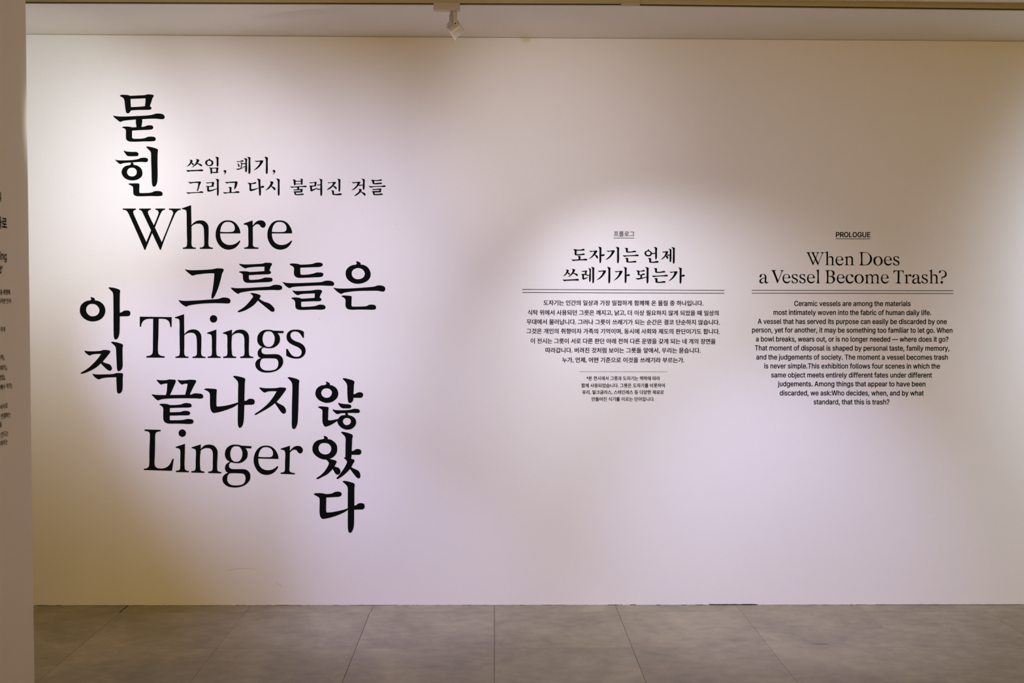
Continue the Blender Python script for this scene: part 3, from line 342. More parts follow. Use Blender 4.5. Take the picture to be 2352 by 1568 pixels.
# ---------------------------------------------------------------- lettering on the back wall
WORDS = [
('title_word', 'large black brush-style Korean title syllables stacked at the top left', 'syllable', 5, [(-18150, 24905, ['+0,0c 42,42 134,56 302,52 402,41 477,8c 702,18 970,33 1204,48 1271,68 1322,82 1472,76 1581,65 1627,32 1625,-10 1563,-110 1511,-277 1430,-487c 1492,-520 1513,-586 1483,-642 1415,-657 964,-670 662,-683 528,-696c 478,-768 435,-818 368,-832 310,-815 277,-719 258,-602 238,-419 215,-202 183,-127 116,-69 42,-28', '-512,-142c 885,-126 1233,-109c 1226,-313 1199,-488c 898,-515 527,-534c 515,-333', '+-340,-939c -210,-972 -43,-988 291,-986 794,-963 1212,-939 1463,-912 1614,-878 1715,-844 1849,-836 2000,-851 2100,-900 2146,-983 2132,-1067 2064,-1104 1930,-1105 1713,-1086 1378,-1093 1060,-1115c 1068,-1198 1050,-1332 1020,-1483c 1124,-1474 1224,-1448 1308,-1414 1409,-1405 1526,-1413 1589,-1471 1588,-1547 1524,-1600 1457,-1614 955,-1642 573,-1666c 567,-1870 578,-2020 624,-2050 783,-2056 1035,-2048 1202,-2017 1320,-1963 1437,-1949 1588,-1956 1680,-1989 1709,-2064 1679,-2140 1586,-2170 1117,-2185 481,-2197 364,-2164 289,-2081 274,-1955 275,-1788 268,-1638 227,-1579 89,-1535c 119,-1488 203,-1474 387,-1473 487,-1486 563,-1507c 671,-1505 792,-1494c 765,-1334 758,-1234 764,-1130c 541,-1151 290,-1178 105,-1212 30,-1250 -29,-1235 -162,-1130 -278,-1039']), (-17997, 22270, ['+0,0c 30,4 89,-24 223,-45 423,-58 608,-57 683,-88 719,-160 690,-239 622,-261 455,-268 220,-261 170,-241 104,-166 38,-75', '+-414,-434c -359,-450 -217,-466 -16,-468 286,-458 537,-432 722,-394 806,-355 923,-335 1074,-337 1154,-379 1177,-440 1148,-513 1072,-546 871,-536 653,-545 419,-567c 460,-608 478,-650 471,-687c 602,-700 752,-774 860,-900 900,-1084 865,-1226 763,-1328 612,-1404 427,-1433 243,-1414 59,-1331 -65,-1189 -105,-1039 -74,-904 14,-787 149,-719 283,-693 339,-651 351,-609 326,-567c 167,-581 16,-599 -68,-616 -135,-645 -202,-634 -302,-554 -376,-487', '-394,-818 516,-843 600,-918 627,-1026 597,-1144 505,-1220 392,-1242 278,-1221 187,-1146 154,-1029 189,-920 273,-844', '+1096,177c 1121,207 1180,208 1347,178 1531,129 1631,85 1661,26 1646,-74 1636,-326 1633,-661 1634,-1080 1627,-1332 1609,-1500 1566,-1634 1498,-1718 1448,-1732 1397,-1710 1365,-1618 1349,-1467 1340,-998 1328,-495 1324,-143 1311,-59 1262,7 1179,91', '+216,-1621c 250,-1587 342,-1578 661,-1575 727,-1588 747,-1638 739,-1839 744,-1999 757,-2036 807,-2041 1025,-2040 1244,-2025 1378,-1996 1462,-1954 1614,-1939 1764,-1955 1840,-2002 1867,-2078 1838,-2153 1746,-2182 1276,-2184 655,-2196 538,-2168 463,-2093 447,-1975 445,-1807 424,-1732 341,-1674'])]),
('title_word', 'large black Korean title word of four syllables between Where and Things', 'syllable', 5, [(-15083, 16526, ['+0,0c 51,5 151,-17 320,-30 657,-23 994,-5 1297,21 1449,47 1534,69 1702,65 1837,52 1887,7 1878,-53 1810,-180 1758,-399 1680,-670 1594,-941 1492,-1178 1406,-1340 1318,-1411 1279,-1374 1280,-1264 1332,-1010 1385,-671 1412,-435 1426,-181c 1245,-178 993,-191 740,-221 520,-252 402,-289 335,-283 234,-211 100,-101', '+-318,-1492c -281,-1489 -197,-1509 -29,-1522 309,-1512 815,-1482 1237,-1450 1524,-1432 1659,-1411 1777,-1367 1929,-1351 2081,-1376 2173,-1430 2207,-1506 2189,-1591 2130,-1637 2029,-1646 1792,-1635 1404,-1632 982,-1646 645,-1675 307,-1721 155,-1758 53,-1801 -14,-1779 -148,-1692 -265,-1574']), (-12448, 16797, ['+0,0c 31,22 90,12 224,-4 562,-3 899,16 1153,38 1254,73 1406,78 1558,62 1605,23 1591,-27 1540,-104 1506,-205 1468,-315c 1530,-340 1555,-391 1530,-442 1471,-476 1150,-494 812,-512 478,-534c 474,-632 482,-716 507,-750 541,-758 811,-749 1014,-723 1132,-689 1233,-649 1369,-642 1537,-653 1605,-687 1621,-763 1596,-822 1519,-853 1063,-880 472,-907 337,-894 237,-836 190,-734 179,-599 174,-506 121,-447 -14,-397c 20,-354 121,-342 324,-342 425,-353 492,-375c 813,-360 1066,-342 1227,-325c 1227,-206 1236,-118c 983,-119 730,-132 477,-158 392,-176 316,-201 240,-180 123,-109 22,-33', '+-410,-1151c -356,-1142 -204,-1162 49,-1166 387,-1153 809,-1126 1231,-1098 1468,-1077 1569,-1047 1654,-1008 1789,-994 1941,-1004 2042,-1041 2088,-1108 2084,-1184 2033,-1235 1906,-1256 1653,-1250 1315,-1258 893,-1273 555,-1300 217,-1352 48,-1391 -45,-1441 -113,-1421 -239,-1336 -356,-1227', '+517,-1427c 554,-1405 655,-1401 807,-1426 942,-1468 1018,-1501 1043,-1544 1017,-1611 971,-1679c 1059,-1738 1194,-1814 1346,-1861 1464,-1906 1582,-1999 1682,-2118 1719,-2202 1699,-2279 1631,-2313 1546,-2296 1445,-2220 1277,-2085 1092,-1933 898,-1764c 805,-1883 686,-2002 516,-2121 313,-2232 127,-2304 -51,-2343 -84,-2327 -67,-2284 111,-2173 297,-2029 467,-1850 586,-1698 668,-1579 663,-1545 604,-1477']), (-9995, 16785, ['+0,0c 43,47 144,59 313,53 448,28 515,2c 735,8 988,25 1141,51 1259,94 1377,108 1529,98 1605,53 1622,2 1580,-65 1478,-103 1157,-121 819,-136 528,-149c 523,-289 527,-425 547,-475 598,-489 902,-474 1105,-439 1224,-405 1325,-374 1460,-374 1579,-387 1643,-437 1646,-497 1587,-573 1493,-599 1155,-617 817,-635 479,-645 361,-625 260,-561 214,-460 210,-324 216,-172 177,-105 93,-54', '+-367,-856c -316,-854 -198,-881 -29,-897 309,-899 732,-884 1154,-866 1493,-844 1611,-823 1713,-784 1848,-770 2000,-783 2110,-825 2166,-893 2166,-969 2118,-1020 2000,-1029 1797,-1021 1492,-1014 1069,-1029 647,-1050 308,-1074 105,-1103 4,-1141 -55,-1129 -182,-1045 -299,-918', '+127,-1264c 172,-1259 274,-1280 477,-1280 815,-1270 1085,-1249 1221,-1226 1322,-1214 1491,-1220 1567,-1250 1581,-1301 1516,-1437 1456,-1598c 1524,-1640 1549,-1700 1515,-1756 1447,-1776 1151,-1781 813,-1795 559,-1810c 559,-1915 562,-2017 592,-2050 812,-2050 1066,-2035 1269,-2006 1354,-1972 1455,-1946 1591,-1949 1701,-1987 1751,-2072 1717,-2149 1607,-2186 1150,-2189 558,-2203 405,-2187 304,-2128 271,-2017 263,-1831 221,-1738 78,-1657c 120,-1608 205,-1594 374,-1602 475,-1618 568,-1655c 813,-1643 1067,-1625 1216,-1611c 1220,-1506 1225,-1401c 983,-1408 730,-1419 510,-1449 408,-1487 324,-1461 223,-1382']), (-6766, 16949, ['+0,0c 43,11 127,-6 212,-53 237,-95 228,-146c 364,-163 516,-230 634,-348 705,-491 723,-610 705,-745 625,-881 481,-992 294,-1060 108,-1086 -78,-1067 -264,-986 -416,-851 -483,-716 -500,-580 -474,-428 -390,-309 -246,-207 -110,-164 -9,-152 39,-113 34,-62', '-113,-316 262,-349 372,-433 436,-577 405,-713 312,-806 193,-852 92,-863 -44,-833 -162,-732 -204,-579 -161,-444 -43,-350', '+-1099,-1285c -1060,-1280 -976,-1302 -756,-1318 -417,-1317 6,-1295 430,-1263 768,-1233 921,-1211 1022,-1171 1158,-1154 1294,-1175 1404,-1234 1437,-1319 1412,-1412 1344,-1460 1259,-1459 1107,-1430 937,-1422 599,-1427 175,-1434 -79,-1451 -333,-1483 -587,-1529 -714,-1581 -790,-1556 -925,-1463 -1043,-1353', '+-709,-1708c -663,-1662 -553,-1656 -384,-1664 -266,-1676 -210,-1706 -206,-1765 -215,-2003 -212,-2156 -182,-2193 -114,-2201 174,-2197 428,-2184 547,-2162 631,-2114 767,-2098 903,-2118 962,-2160 987,-2237 962,-2313 902,-2344 512,-2345 89,-2346 -284,-2348 -419,-2309 -495,-2216 -512,-2089 -515,-1851 -571,-1784'])]),
('title_word', 'large black Korean title syllables stacked left of the word Things', 'syllable', 5, [(-19674, 15153, ['+0,0c 42,17 109,1 176,-33 213,-84 205,-143c 343,-159 494,-226 627,-353 693,-488 716,-640 681,-809 587,-970 434,-1089 265,-1149 96,-1170 -88,-1142 -272,-1057 -422,-923 -505,-762 -520,-610 -484,-424 -390,-297 -246,-195 -111,-152 -2,-135 36,-84 28,-42', '-89,-312 223,-337 340,-421 415,-539 427,-658 378,-785 268,-878 133,-916 -2,-904 -118,-829 -193,-727 -222,-601 -190,-474 -113,-372 -12,-321', '+879,468c 905,497 989,493 1157,469 1341,414 1425,368 1444,318 1426,191 1420,-80 1414,-418 1414,-731c 1481,-722 1566,-671 1651,-634 1752,-628 1853,-636 1906,-678 1927,-755 1901,-856 1842,-899 1631,-908 1412,-917c 1405,-1264 1397,-1603 1378,-1772 1335,-1925 1266,-2018 1199,-2041 1148,-2019 1116,-1909 1106,-1739 1105,-1265 1109,-588 1109,-81 1103,156 1071,266 987,358']), (-20002, 12552, ['+0,0c 39,5 139,-15 341,-23 594,-16 813,7 932,46 1066,41 1201,25 1260,-9 1264,-51 1182,-170 1046,-340 884,-531c 976,-578 1093,-620 1194,-646 1278,-713 1327,-815 1327,-900 1275,-959 1208,-972 1124,-934 1007,-833 790,-609c 637,-757 433,-894 213,-1004 26,-1081 -126,-1119 -193,-1111 -184,-1082 -6,-971 215,-818 402,-647 572,-469 709,-307 812,-154c 593,-151 441,-169 356,-189 263,-229 205,-207 88,-122 21,-46', '+1303,407c 1332,441 1408,444 1576,416 1761,365 1853,323 1883,273 1860,154 1854,-135 1854,-474 1855,-712 1825,-848 1756,-950 1654,-993 1604,-967 1580,-848 1566,-560 1550,-135 1539,102 1515,204 1423,305', '+380,-1137c 430,-1131 531,-1151 835,-1152 1172,-1143 1425,-1121 1544,-1083 1679,-1081 1814,-1086 1864,-1120 1867,-1170 1854,-1289 1848,-1578 1837,-1834 1805,-1970 1728,-2063 1644,-2086 1585,-2038 1561,-1919 1552,-1664 1538,-1287c 1255,-1294 1002,-1312 850,-1339 681,-1391 613,-1369 496,-1284 413,-1191'])]),
('title_word', 'large black Korean title word of three syllables between Things and Linger', 'syllable', 5, [(-16515, 11137, ['+0,0c 51,7 169,-13 355,-16 507,-4 608,22 777,19 912,2 946,-37 937,-105 859,-284 773,-488 661,-735c 1025,-731 1397,-725c 1449,-538 1493,-350 1519,-189c 1418,-184 1333,-194 1257,-228 1198,-206 1097,-104 1022,-3c 1081,3 1199,-16 1385,-14 1538,4 1639,16 1791,8 1910,-9 1940,-60 1892,-162 1754,-435 1625,-716c 1718,-707 1803,-665 1922,-653 2057,-664 2192,-681 2259,-740 2281,-817 2242,-885 2157,-914 1954,-903 1615,-898 939,-900 601,-914 262,-945 161,-975 76,-1004 8,-975 -92,-881 -243,-720c -192,-708 -74,-728 179,-739 458,-739c 502,-557 521,-335 534,-174c 438,-179 336,-196 234,-230 184,-208 84,-107', '+133,-1225c 176,-1179 260,-1167 429,-1173 548,-1190 640,-1229c 852,-1229 1055,-1216 1207,-1194 1309,-1151 1428,-1129 1580,-1142 1673,-1176 1709,-1253 1680,-1321 1612,-1347 1274,-1356 935,-1365 644,-1383c 642,-1584c 849,-1583 1069,-1574 1187,-1561 1289,-1526 1391,-1514 1543,-1529 1619,-1577 1635,-1636 1601,-1705 1524,-1730 1186,-1736 932,-1745 641,-1749c 635,-1868 629,-1928 660,-1971 761,-1976 1015,-1974 1235,-1966 1354,-1944 1489,-1915 1642,-1921 1760,-1952 1796,-2037 1767,-2114 1674,-2152 1267,-2149 929,-2141 557,-2138 438,-2099 346,-2005 322,-1869 324,-1613 326,-1426 301,-1341 242,-1281']), (-14197, 10666, ['+0,0c 38,41 123,60 326,52 528,35 605,13 621,-47 608,-200 601,-456 600,-711 604,-797 641,-827c 828,-817 1082,-779 1336,-718 1654,-624c 1657,-283 1663,58 1669,296 1648,390 1564,500 1421,636c 1455,674 1548,674 1717,645 1920,590 1996,552 2018,501 1995,348 1985,58 1974,-282 1968,-547c 2032,-541 2100,-512 2151,-466 2236,-444 2371,-452 2447,-503 2472,-580 2455,-674 2387,-728 2183,-739 1963,-751c 1953,-1050 1939,-1391 1916,-1596 1873,-1750 1804,-1844 1719,-1875 1677,-1836 1644,-1699 1637,-1477 1644,-1051 1650,-713c 1420,-863 1165,-966 826,-1078 622,-1124 461,-1143 394,-1112 327,-1002 294,-848 287,-627 281,-218 256,-150 156,-65']), (-11512, 10772, ['+0,0c 63,5 232,-24 486,-32 740,-28 910,-10 1012,12 1164,7 1283,-10 1325,-52 1308,-112 1197,-274 1043,-479 856,-698c 957,-778 1093,-846 1194,-905 1278,-1007 1312,-1110 1303,-1212 1243,-1272 1175,-1281 1108,-1238 1007,-1119 889,-940 767,-766c 617,-889 413,-1026 141,-1180 -63,-1291 -173,-1346 -224,-1326 -199,-1283 -28,-1172 193,-1001 414,-804 619,-565 756,-360 858,-184c 689,-176 536,-182 417,-199 282,-247 214,-225 96,-123', '+1399,476c 1429,514 1505,514 1675,480 1861,426 1937,379 1974,324 1954,205 1944,-85 1928,-597 1915,-1023 1896,-1450 1878,-1724 1827,-1895 1750,-2015 1673,-2037 1622,-1998 1594,-1844 1595,-1536 1600,-1109 1617,-427 1626,119 1606,230 1539,340'])]),
('title_word', 'large black Korean title syllables stacked down the right of Linger', 'syllable', 5, [(-8253, 11052, ['+0,0c 37,17 113,-8 181,-51 210,-98 194,-148c 334,-178 469,-255 562,-366 609,-493 609,-613 561,-767 450,-886 297,-980 110,-1023 -76,-1007 -280,-922 -424,-794 -500,-649 -503,-513 -456,-359 -346,-239 -210,-171 -23,-140 28,-102 28,-51', '-41,-310 163,-332 256,-400 307,-528 264,-648 179,-742 52,-776 -76,-751 -177,-666 -223,-538 -176,-410 -83,-333', '+827,147c 852,186 929,190 1115,147 1310,92 1387,46 1404,-14 1383,-133 1372,-338 1360,-589c 1437,-580 1522,-534 1607,-503 1760,-513 1819,-568 1831,-636 1802,-721 1725,-773 1521,-773 1355,-779c 1342,-885 1291,-979 1215,-1021 1147,-1025 1104,-979 1079,-868 1063,-680 1055,-424 1050,-168 1021,-75 945,36', '+-383,-1250c -340,-1204 -264,-1195 -94,-1203 76,-1225 140,-1254 135,-1314 123,-1450 117,-1707 111,-1826 133,-1886c 295,-1877 465,-1843 609,-1812c 669,-1723 754,-1654 856,-1632 950,-1623c 962,-1577 945,-1522c 840,-1526 721,-1540 585,-1578 517,-1561 415,-1476 325,-1356c 356,-1344 449,-1373 636,-1385 874,-1386 1112,-1372 1299,-1337 1367,-1315 1486,-1315 1605,-1337 1670,-1414 1639,-1499 1571,-1521 1350,-1517 1057,-1521c 1086,-1568 1091,-1628c 1230,-1654 1349,-1713 1443,-1807 1485,-1944 1468,-2081 1382,-2209 1263,-2303 1059,-2343 889,-2313 736,-2227 609,-2082 567,-1962 570,-1908c 413,-2014 243,-2108 73,-2177 -29,-2194 -88,-2152 -147,-2032 -169,-1895 -168,-1622 -163,-1451 -179,-1374 -264,-1306', '-1035,-1765 1137,-1791 1213,-1867 1226,-1961 1170,-2064 1059,-2116 957,-2107 872,-2039 839,-1936 864,-1842 941,-1779', '+603,-1036c 637,-1019 705,-1043 841,-1073 1011,-1087 1147,-1098 1223,-1132 1253,-1201 1223,-1269 1146,-1291 976,-1292 823,-1287 738,-1244 654,-1142']), (-8374, 8386, ['+0,0c 57,17 125,-5 192,-51 221,-102 201,-149c 345,-162 481,-239 600,-350 667,-504 676,-675 641,-830 547,-967 428,-1061 291,-1116c 410,-1147 530,-1178 606,-1207 643,-1249 631,-1309 537,-1498c 648,-1524 750,-1567 818,-1661 831,-1755 800,-1850 732,-1896 647,-1896 562,-1816 494,-1695 443,-1623c 307,-1773 136,-1910 -69,-2013 -290,-2117 -353,-2091 -333,-2062 -154,-1936 17,-1773 154,-1584 257,-1378 260,-1318 215,-1233 121,-1151c -32,-1139 -219,-1070 -389,-951 -507,-797 -541,-643 -514,-454 -429,-309 -284,-206 -131,-163 -12,-140 36,-103 31,-51', '-69,-334 209,-359 327,-453 383,-573 369,-710 292,-830 173,-890 54,-899 -65,-865 -184,-771 -238,-642 -226,-505 -149,-385 -46,-342', '+865,176c 899,219 975,219 1145,181 1349,113 1426,62 1443,2 1417,-109 1403,-332 1390,-722c 1467,-717 1535,-671 1620,-635 1739,-635 1824,-674 1858,-760 1841,-854 1764,-910 1552,-914 1378,-918c 1373,-1017 1350,-1106c 1415,-1123 1483,-1146 1520,-1189 1517,-1240 1440,-1377 1366,-1523c 1465,-1583 1584,-1634 1686,-1686 1763,-1772 1805,-1892 1808,-1995 1771,-2063 1703,-2084 1635,-2046 1533,-1926 1414,-1772 1298,-1614c 1175,-1755 1004,-1909 817,-2047 680,-2112 633,-2090 663,-2039 800,-1875 937,-1686 1057,-1498 1151,-1292 1151,-1240 1091,-1155 1003,-1091c 1023,-1055 1075,-1043c 1079,-675 1085,-332 1089,-144 1068,-41 992,61']), (-8854, 5504, ['+0,0c 43,53 136,70 307,70 460,57 571,26c 698,26 818,43 920,66 1022,122 1142,143 1295,129 1355,74 1368,14 1337,-63 1243,-106 1005,-123 749,-141 613,-149c 609,-356 603,-613 607,-828 631,-883c 832,-880 1054,-845 1259,-802 1463,-751 1668,-682c 1669,-269 1670,75 1670,298 1645,392 1569,495 1415,624c 1441,667 1535,676 1705,645 1893,590 1986,547 2012,496 1998,350 1993,-97 1992,-539c 2078,-527 2146,-467 2249,-427 2385,-427 2462,-466 2499,-570 2470,-682 2402,-733 2197,-742 1984,-751c 1978,-1043 1974,-1387 1956,-1594 1913,-1749 1836,-1870 1768,-1896 1708,-1853 1674,-1715 1667,-1387 1673,-754c 1514,-863 1326,-957 1087,-1052 780,-1147 575,-1190 439,-1204 362,-1164 295,-1026 278,-872 283,-528 280,-201 255,-150 153,-81'])]),
('title_word', 'large black serif word Where', 'letter', 5, [(-18067, 19476, ['+0,0c 633,3c 632,-64c 574,-78 523,-111 506,-170 513,-229 538,-296 1127,-1623c 1362,-1050c 992,-261 942,-152 876,-85 795,-60c 796,4c 1363,7c 1363,-57c 1295,-71 1236,-108 1219,-167 1227,-226 1251,-293 1499,-805c 1705,-308 1731,-224 1728,-156 1698,-98 1648,-64 1581,-60c 1582,8c 2049,10c 2048,-57c 1976,-63 1908,-114 1857,-190 1806,-291 1548,-914c 1873,-1620c 2410,-305 2436,-221 2429,-153 2387,-95 2320,-61 2236,-53c 2237,11c 2811,8c 2811,-54c 2732,-64 2656,-102 2580,-178 2520,-271 1825,-2000c 1788,-2000c 1412,-1184c 1076,-2003c 1034,-2003c 295,-281 245,-180 179,-105 104,-71 0,-63c']), (-15197, 19501, ['+0,0c 441,154c 444,-225c 451,-822c 544,-712 663,-628 781,-588 898,-581 1033,-597 1150,-668 1234,-768 1275,-894 1282,-1063 1276,-1400 1274,-1788 1302,-1847 1377,-1889 1482,-1902c 1481,-1964c 846,-1967c 847,-1904c 940,-1890 1016,-1856 1055,-1797 1063,-1569 1059,-1232 1047,-996 1022,-896 964,-803 880,-753 780,-742 662,-754 544,-805 450,-885c 452,-1403 452,-1791 485,-1858 552,-1892 653,-1905c 653,-1967c 22,-1970c 22,-1907c 115,-1894 191,-1860 221,-1800 226,-1236 221,-731 215,-175 196,-108 137,-71 0,-50c']), (-12969, 18926, ['+0,0 185,-25 353,-120 486,-280 569,-465 594,-633c -386,-637c -384,-755 -343,-924 -243,-1075 -92,-1167 77,-1195 262,-1166 414,-1089 550,-970c 592,-1004c 498,-1173 345,-1326 176,-1402 8,-1425 -177,-1395 -362,-1286 -512,-1093 -595,-874 -611,-706 -584,-486 -490,-267 -354,-106 -186,-21', '--386,-556c 131,-562 232,-542 300,-483 322,-390 301,-263 226,-154 117,-92 -18,-75 -169,-105 -288,-215 -356,-367']), (-12219, 18774, ['+0,0c 444,157c 443,44 449,-94c 531,11 632,104 734,150 835,160 953,139 1045,55 1075,-46 1044,-147 968,-198 900,-193 833,-148 783,-72 724,-36 648,-31 564,-65 445,-183c 447,-495 450,-833 449,-1052 482,-1111 575,-1149 718,-1161c 718,-1228c 22,-1231c 22,-1163c 120,-1151 196,-1112 222,-1053 224,-665 218,-193 193,-117 134,-72 0,-54c']), (-10458, 18936, ['+0,0 186,-24 354,-119 488,-279 572,-464 596,-633c -385,-637c -383,-755 -341,-923 -241,-1075 -89,-1167 79,-1195 265,-1166 417,-1089 553,-970c 595,-1004c 501,-1173 349,-1326 179,-1402 11,-1425 -175,-1395 -360,-1286 -511,-1093 -594,-874 -610,-705 -584,-486 -490,-266 -354,-106 -185,-21', '--385,-556c 133,-562 234,-541 302,-482 324,-389 303,-263 227,-154 118,-92 -17,-74 -169,-105 -287,-215 -356,-367'])]),
('title_word', 'large black serif word Things', 'letter', 5, [(-17290, 14226, ['+0,0c 1546,-16c 1542,-504c 1479,-504c 1458,-368 1409,-233 1317,-149 1199,-110 913,-104c 892,-929 873,-1761 906,-1837 982,-1893 1066,-1918 1187,-1930c 1187,-2001c 297,-1997c 298,-1924c 408,-1911 509,-1881 577,-1821 608,-1753 624,-1269 646,-105c 441,-106 323,-121 204,-177 119,-271 71,-389 61,-488c -8,-488c']), (-15583, 14204, ['+0,0c 444,151c 443,-230c 446,-832c 541,-723 660,-638 779,-600 897,-593 1032,-611 1149,-683 1232,-785 1272,-912 1278,-1082 1270,-1421 1265,-1812 1293,-1872 1368,-1914 1473,-1929c 1472,-1991c 835,-1989c 836,-1926c 929,-1912 1005,-1879 1045,-1820 1055,-1590 1053,-1251 1043,-1013 1019,-911 961,-818 878,-766 777,-754 658,-765 539,-816 445,-895c 443,-1418 440,-1808 473,-1876 540,-1911 641,-1925c 640,-1988c 7,-1985c 8,-1922c 101,-1909 178,-1875 209,-1816 217,-1247 216,-738 215,-179 195,-111 137,-73 -1,-51c']), (-13709, 14313, ['+0,0 128,-54 181,-182 126,-313 -3,-368 -131,-314 -182,-183 -129,-55', '+-313,-860c 135,-703c 129,-1178 131,-1908 161,-1976 228,-2014 333,-2027c 332,-2092c -300,-2093c -300,-2029c -212,-2015 -127,-1986 -96,-1918 -90,-1518 -95,-1043 -120,-975 -187,-933 -314,-908c']), (-13257, 13455, ['+0,0c 443,154c 442,-89c 527,22 646,115 764,146 883,155 1018,133 1136,66 1220,-36 1266,-163 1272,-316 1268,-1055 1298,-1123 1366,-1157 1476,-1173c 1475,-1236c 832,-1238c 833,-1167c 926,-1154 1002,-1124 1036,-1056 1042,-656 1038,-266 1008,-155 949,-71 865,-28 755,-15 645,-29 543,-72 445,-148c 439,-1057 469,-1120 537,-1155 642,-1170c 641,-1235c 4,-1237c 4,-1169c 97,-1156 173,-1126 204,-1058 210,-658 210,-183 188,-115 121,-73 0,-48c']), (-11046, 13606, ['+0,0 119,-7 237,-40c 749,-61c 744,-166c 448,-167c 523,-257 565,-367 570,-469 547,-605 471,-724 352,-826 199,-895 30,-907 -106,-896 -216,-865c -292,-913 -335,-981 -335,-1049 -310,-1126 -243,-1176 -158,-1198 96,-1198 333,-1192 485,-1209 603,-1276 688,-1387 718,-1523 703,-1676 618,-1829 465,-1966 278,-2051 75,-2094 -129,-2100 -332,-2070 -501,-1977 -610,-1849 -643,-1713 -626,-1594 -549,-1483 -447,-1415 -354,-1389c -447,-1347 -514,-1254 -527,-1143 -496,-1016 -410,-913 -283,-845c -410,-777 -494,-676 -535,-557 -540,-438 -517,-302 -440,-166 -305,-55 -152,-7', '-17,-76 135,-96 236,-190 300,-334 311,-453 293,-589 234,-725 132,-818 13,-839 -105,-819 -206,-726 -265,-590 -281,-437 -255,-284 -187,-148 -93,-89', '--261,-1406c 264,-1405 366,-1421 442,-1481 480,-1591 480,-1710 440,-1838 346,-1932 194,-1983 -10,-2001 -196,-1981 -323,-1908 -398,-1798 -411,-1679 -388,-1542 -337,-1449']), (-9307, 13506, ['+0,0c -1,-298c -57,-298c -149,-145 -250,-35 -352,7 -436,20 -555,-2 -636,-79 -657,-181 -624,-299 -539,-384 -404,-460 -235,-519 -83,-604 27,-723 77,-875 59,-1046 -17,-1173 -153,-1276 -306,-1310 -459,-1311 -628,-1277 -763,-1226 -868,-1167c -872,-835c -804,-835c -728,-963 -627,-1107 -509,-1192 -390,-1217 -272,-1208 -170,-1148 -122,-1046 -127,-927 -186,-834 -287,-757 -456,-681 -642,-588 -760,-495 -836,-368 -852,-232 -818,-79 -707,40 -571,97 -402,112 -233,101 -98,59'])]),
('title_word', 'large black serif word Linger', 'letter', 5, [(-17110, 8707, ['+0,0c 784,-21c 780,-89c 690,-101 605,-127 545,-178 519,-255 506,-793 485,-1306 473,-1716 506,-1819 573,-1887 674,-1918 827,-1924 979,-1895 1098,-1835 1201,-1732 1287,-1587 1347,-1445c 1412,-1445c 1317,-2037c -55,-1997c -54,-1934c 47,-1922 132,-1887 192,-1819 210,-1750 224,-1135 245,-622 257,-264 241,-170 182,-110 98,-85 0,-68c']), (-15269, 8714, ['+0,0 128,-57 179,-187 122,-318 -8,-371 -135,-315 -185,-183 -130,-54', '+-327,-862c 125,-711c 112,-1190 102,-1925 132,-1994 199,-2033 303,-2048c 302,-2113c -332,-2104c -331,-2039c -242,-2027 -157,-1999 -125,-1931 -113,-1529 -111,-1050 -135,-981 -202,-938 -328,-910c']), (-14822, 7832, ['+0,0c 449,143c 441,-101c 529,8 651,99 771,127 889,133 1024,108 1141,37 1222,-68 1266,-197 1268,-351 1245,-1096 1273,-1165 1340,-1201 1450,-1221c 1448,-1284c 803,-1269c 806,-1197c 899,-1187 977,-1158 1013,-1090 1028,-688 1034,-295 1007,-183 950,-96 867,-51 757,-35 646,-46 543,-86 443,-161c 414,-1076 443,-1140 509,-1178 614,-1196c 612,-1261c -27,-1245c -25,-1177c 68,-1167 146,-1138 178,-1071 194,-668 206,-190 186,-121 120,-76 -1,-48c']), (-12644, 7965, ['+0,0 118,-9 236,-46c 749,-78c 742,-184c 445,-178c 519,-271 558,-383 560,-485 535,-622 455,-740 334,-841 179,-906 9,-915 -126,-900 -236,-867c -314,-913 -358,-981 -360,-1049 -336,-1127 -270,-1180 -185,-1204 69,-1209 307,-1208 459,-1229 576,-1299 658,-1413 685,-1550 668,-1704 579,-1857 422,-1991 233,-2073 28,-2111 -176,-2112 -379,-2077 -546,-1980 -653,-1849 -683,-1711 -663,-1592 -584,-1482 -480,-1415 -386,-1391c -478,-1347 -543,-1251 -554,-1140 -520,-1012 -432,-911 -303,-845c -429,-774 -511,-670 -550,-549 -552,-429 -526,-293 -446,-157 -307,-49 -153,-4', '-14,-78 133,-100 232,-196 293,-343 301,-463 281,-600 218,-735 113,-828 -6,-846 -124,-823 -224,-727 -279,-589 -292,-434 -263,-281 -191,-145 -96,-87', '--293,-1410c 233,-1421 335,-1440 410,-1502 446,-1614 442,-1734 400,-1862 304,-1954 150,-2002 -54,-2015 -241,-1991 -366,-1915 -439,-1802 -450,-1682 -424,-1545 -370,-1452']), (-11161, 7919, ['+0,0 186,-30 353,-132 484,-298 563,-488 583,-660c -405,-635c -405,-755 -368,-927 -271,-1084 -121,-1182 48,-1215 236,-1191 391,-1118 530,-1001c 572,-1037c 473,-1206 315,-1356 143,-1429 -27,-1447 -213,-1411 -397,-1295 -543,-1094 -621,-869 -633,-698 -600,-476 -500,-256 -359,-97 -187,-15', '--402,-553c 119,-574 221,-557 291,-498 316,-405 298,-276 225,-163 116,-97 -19,-74 -173,-101 -295,-210 -368,-362']), (-10462, 7774, ['+0,0c 453,143c 448,28 450,-113c 535,-9 641,82 744,125 847,132 965,106 1055,17 1082,-87 1047,-188 969,-237 901,-230 835,-181 787,-103 729,-63 653,-56 566,-87 443,-203c 435,-520 427,-863 419,-1085 451,-1146 543,-1189 687,-1206c 684,-1274c -18,-1251c -15,-1183c 84,-1174 162,-1137 190,-1078 204,-684 214,-204 191,-126 133,-78 -2,-55c'])]),
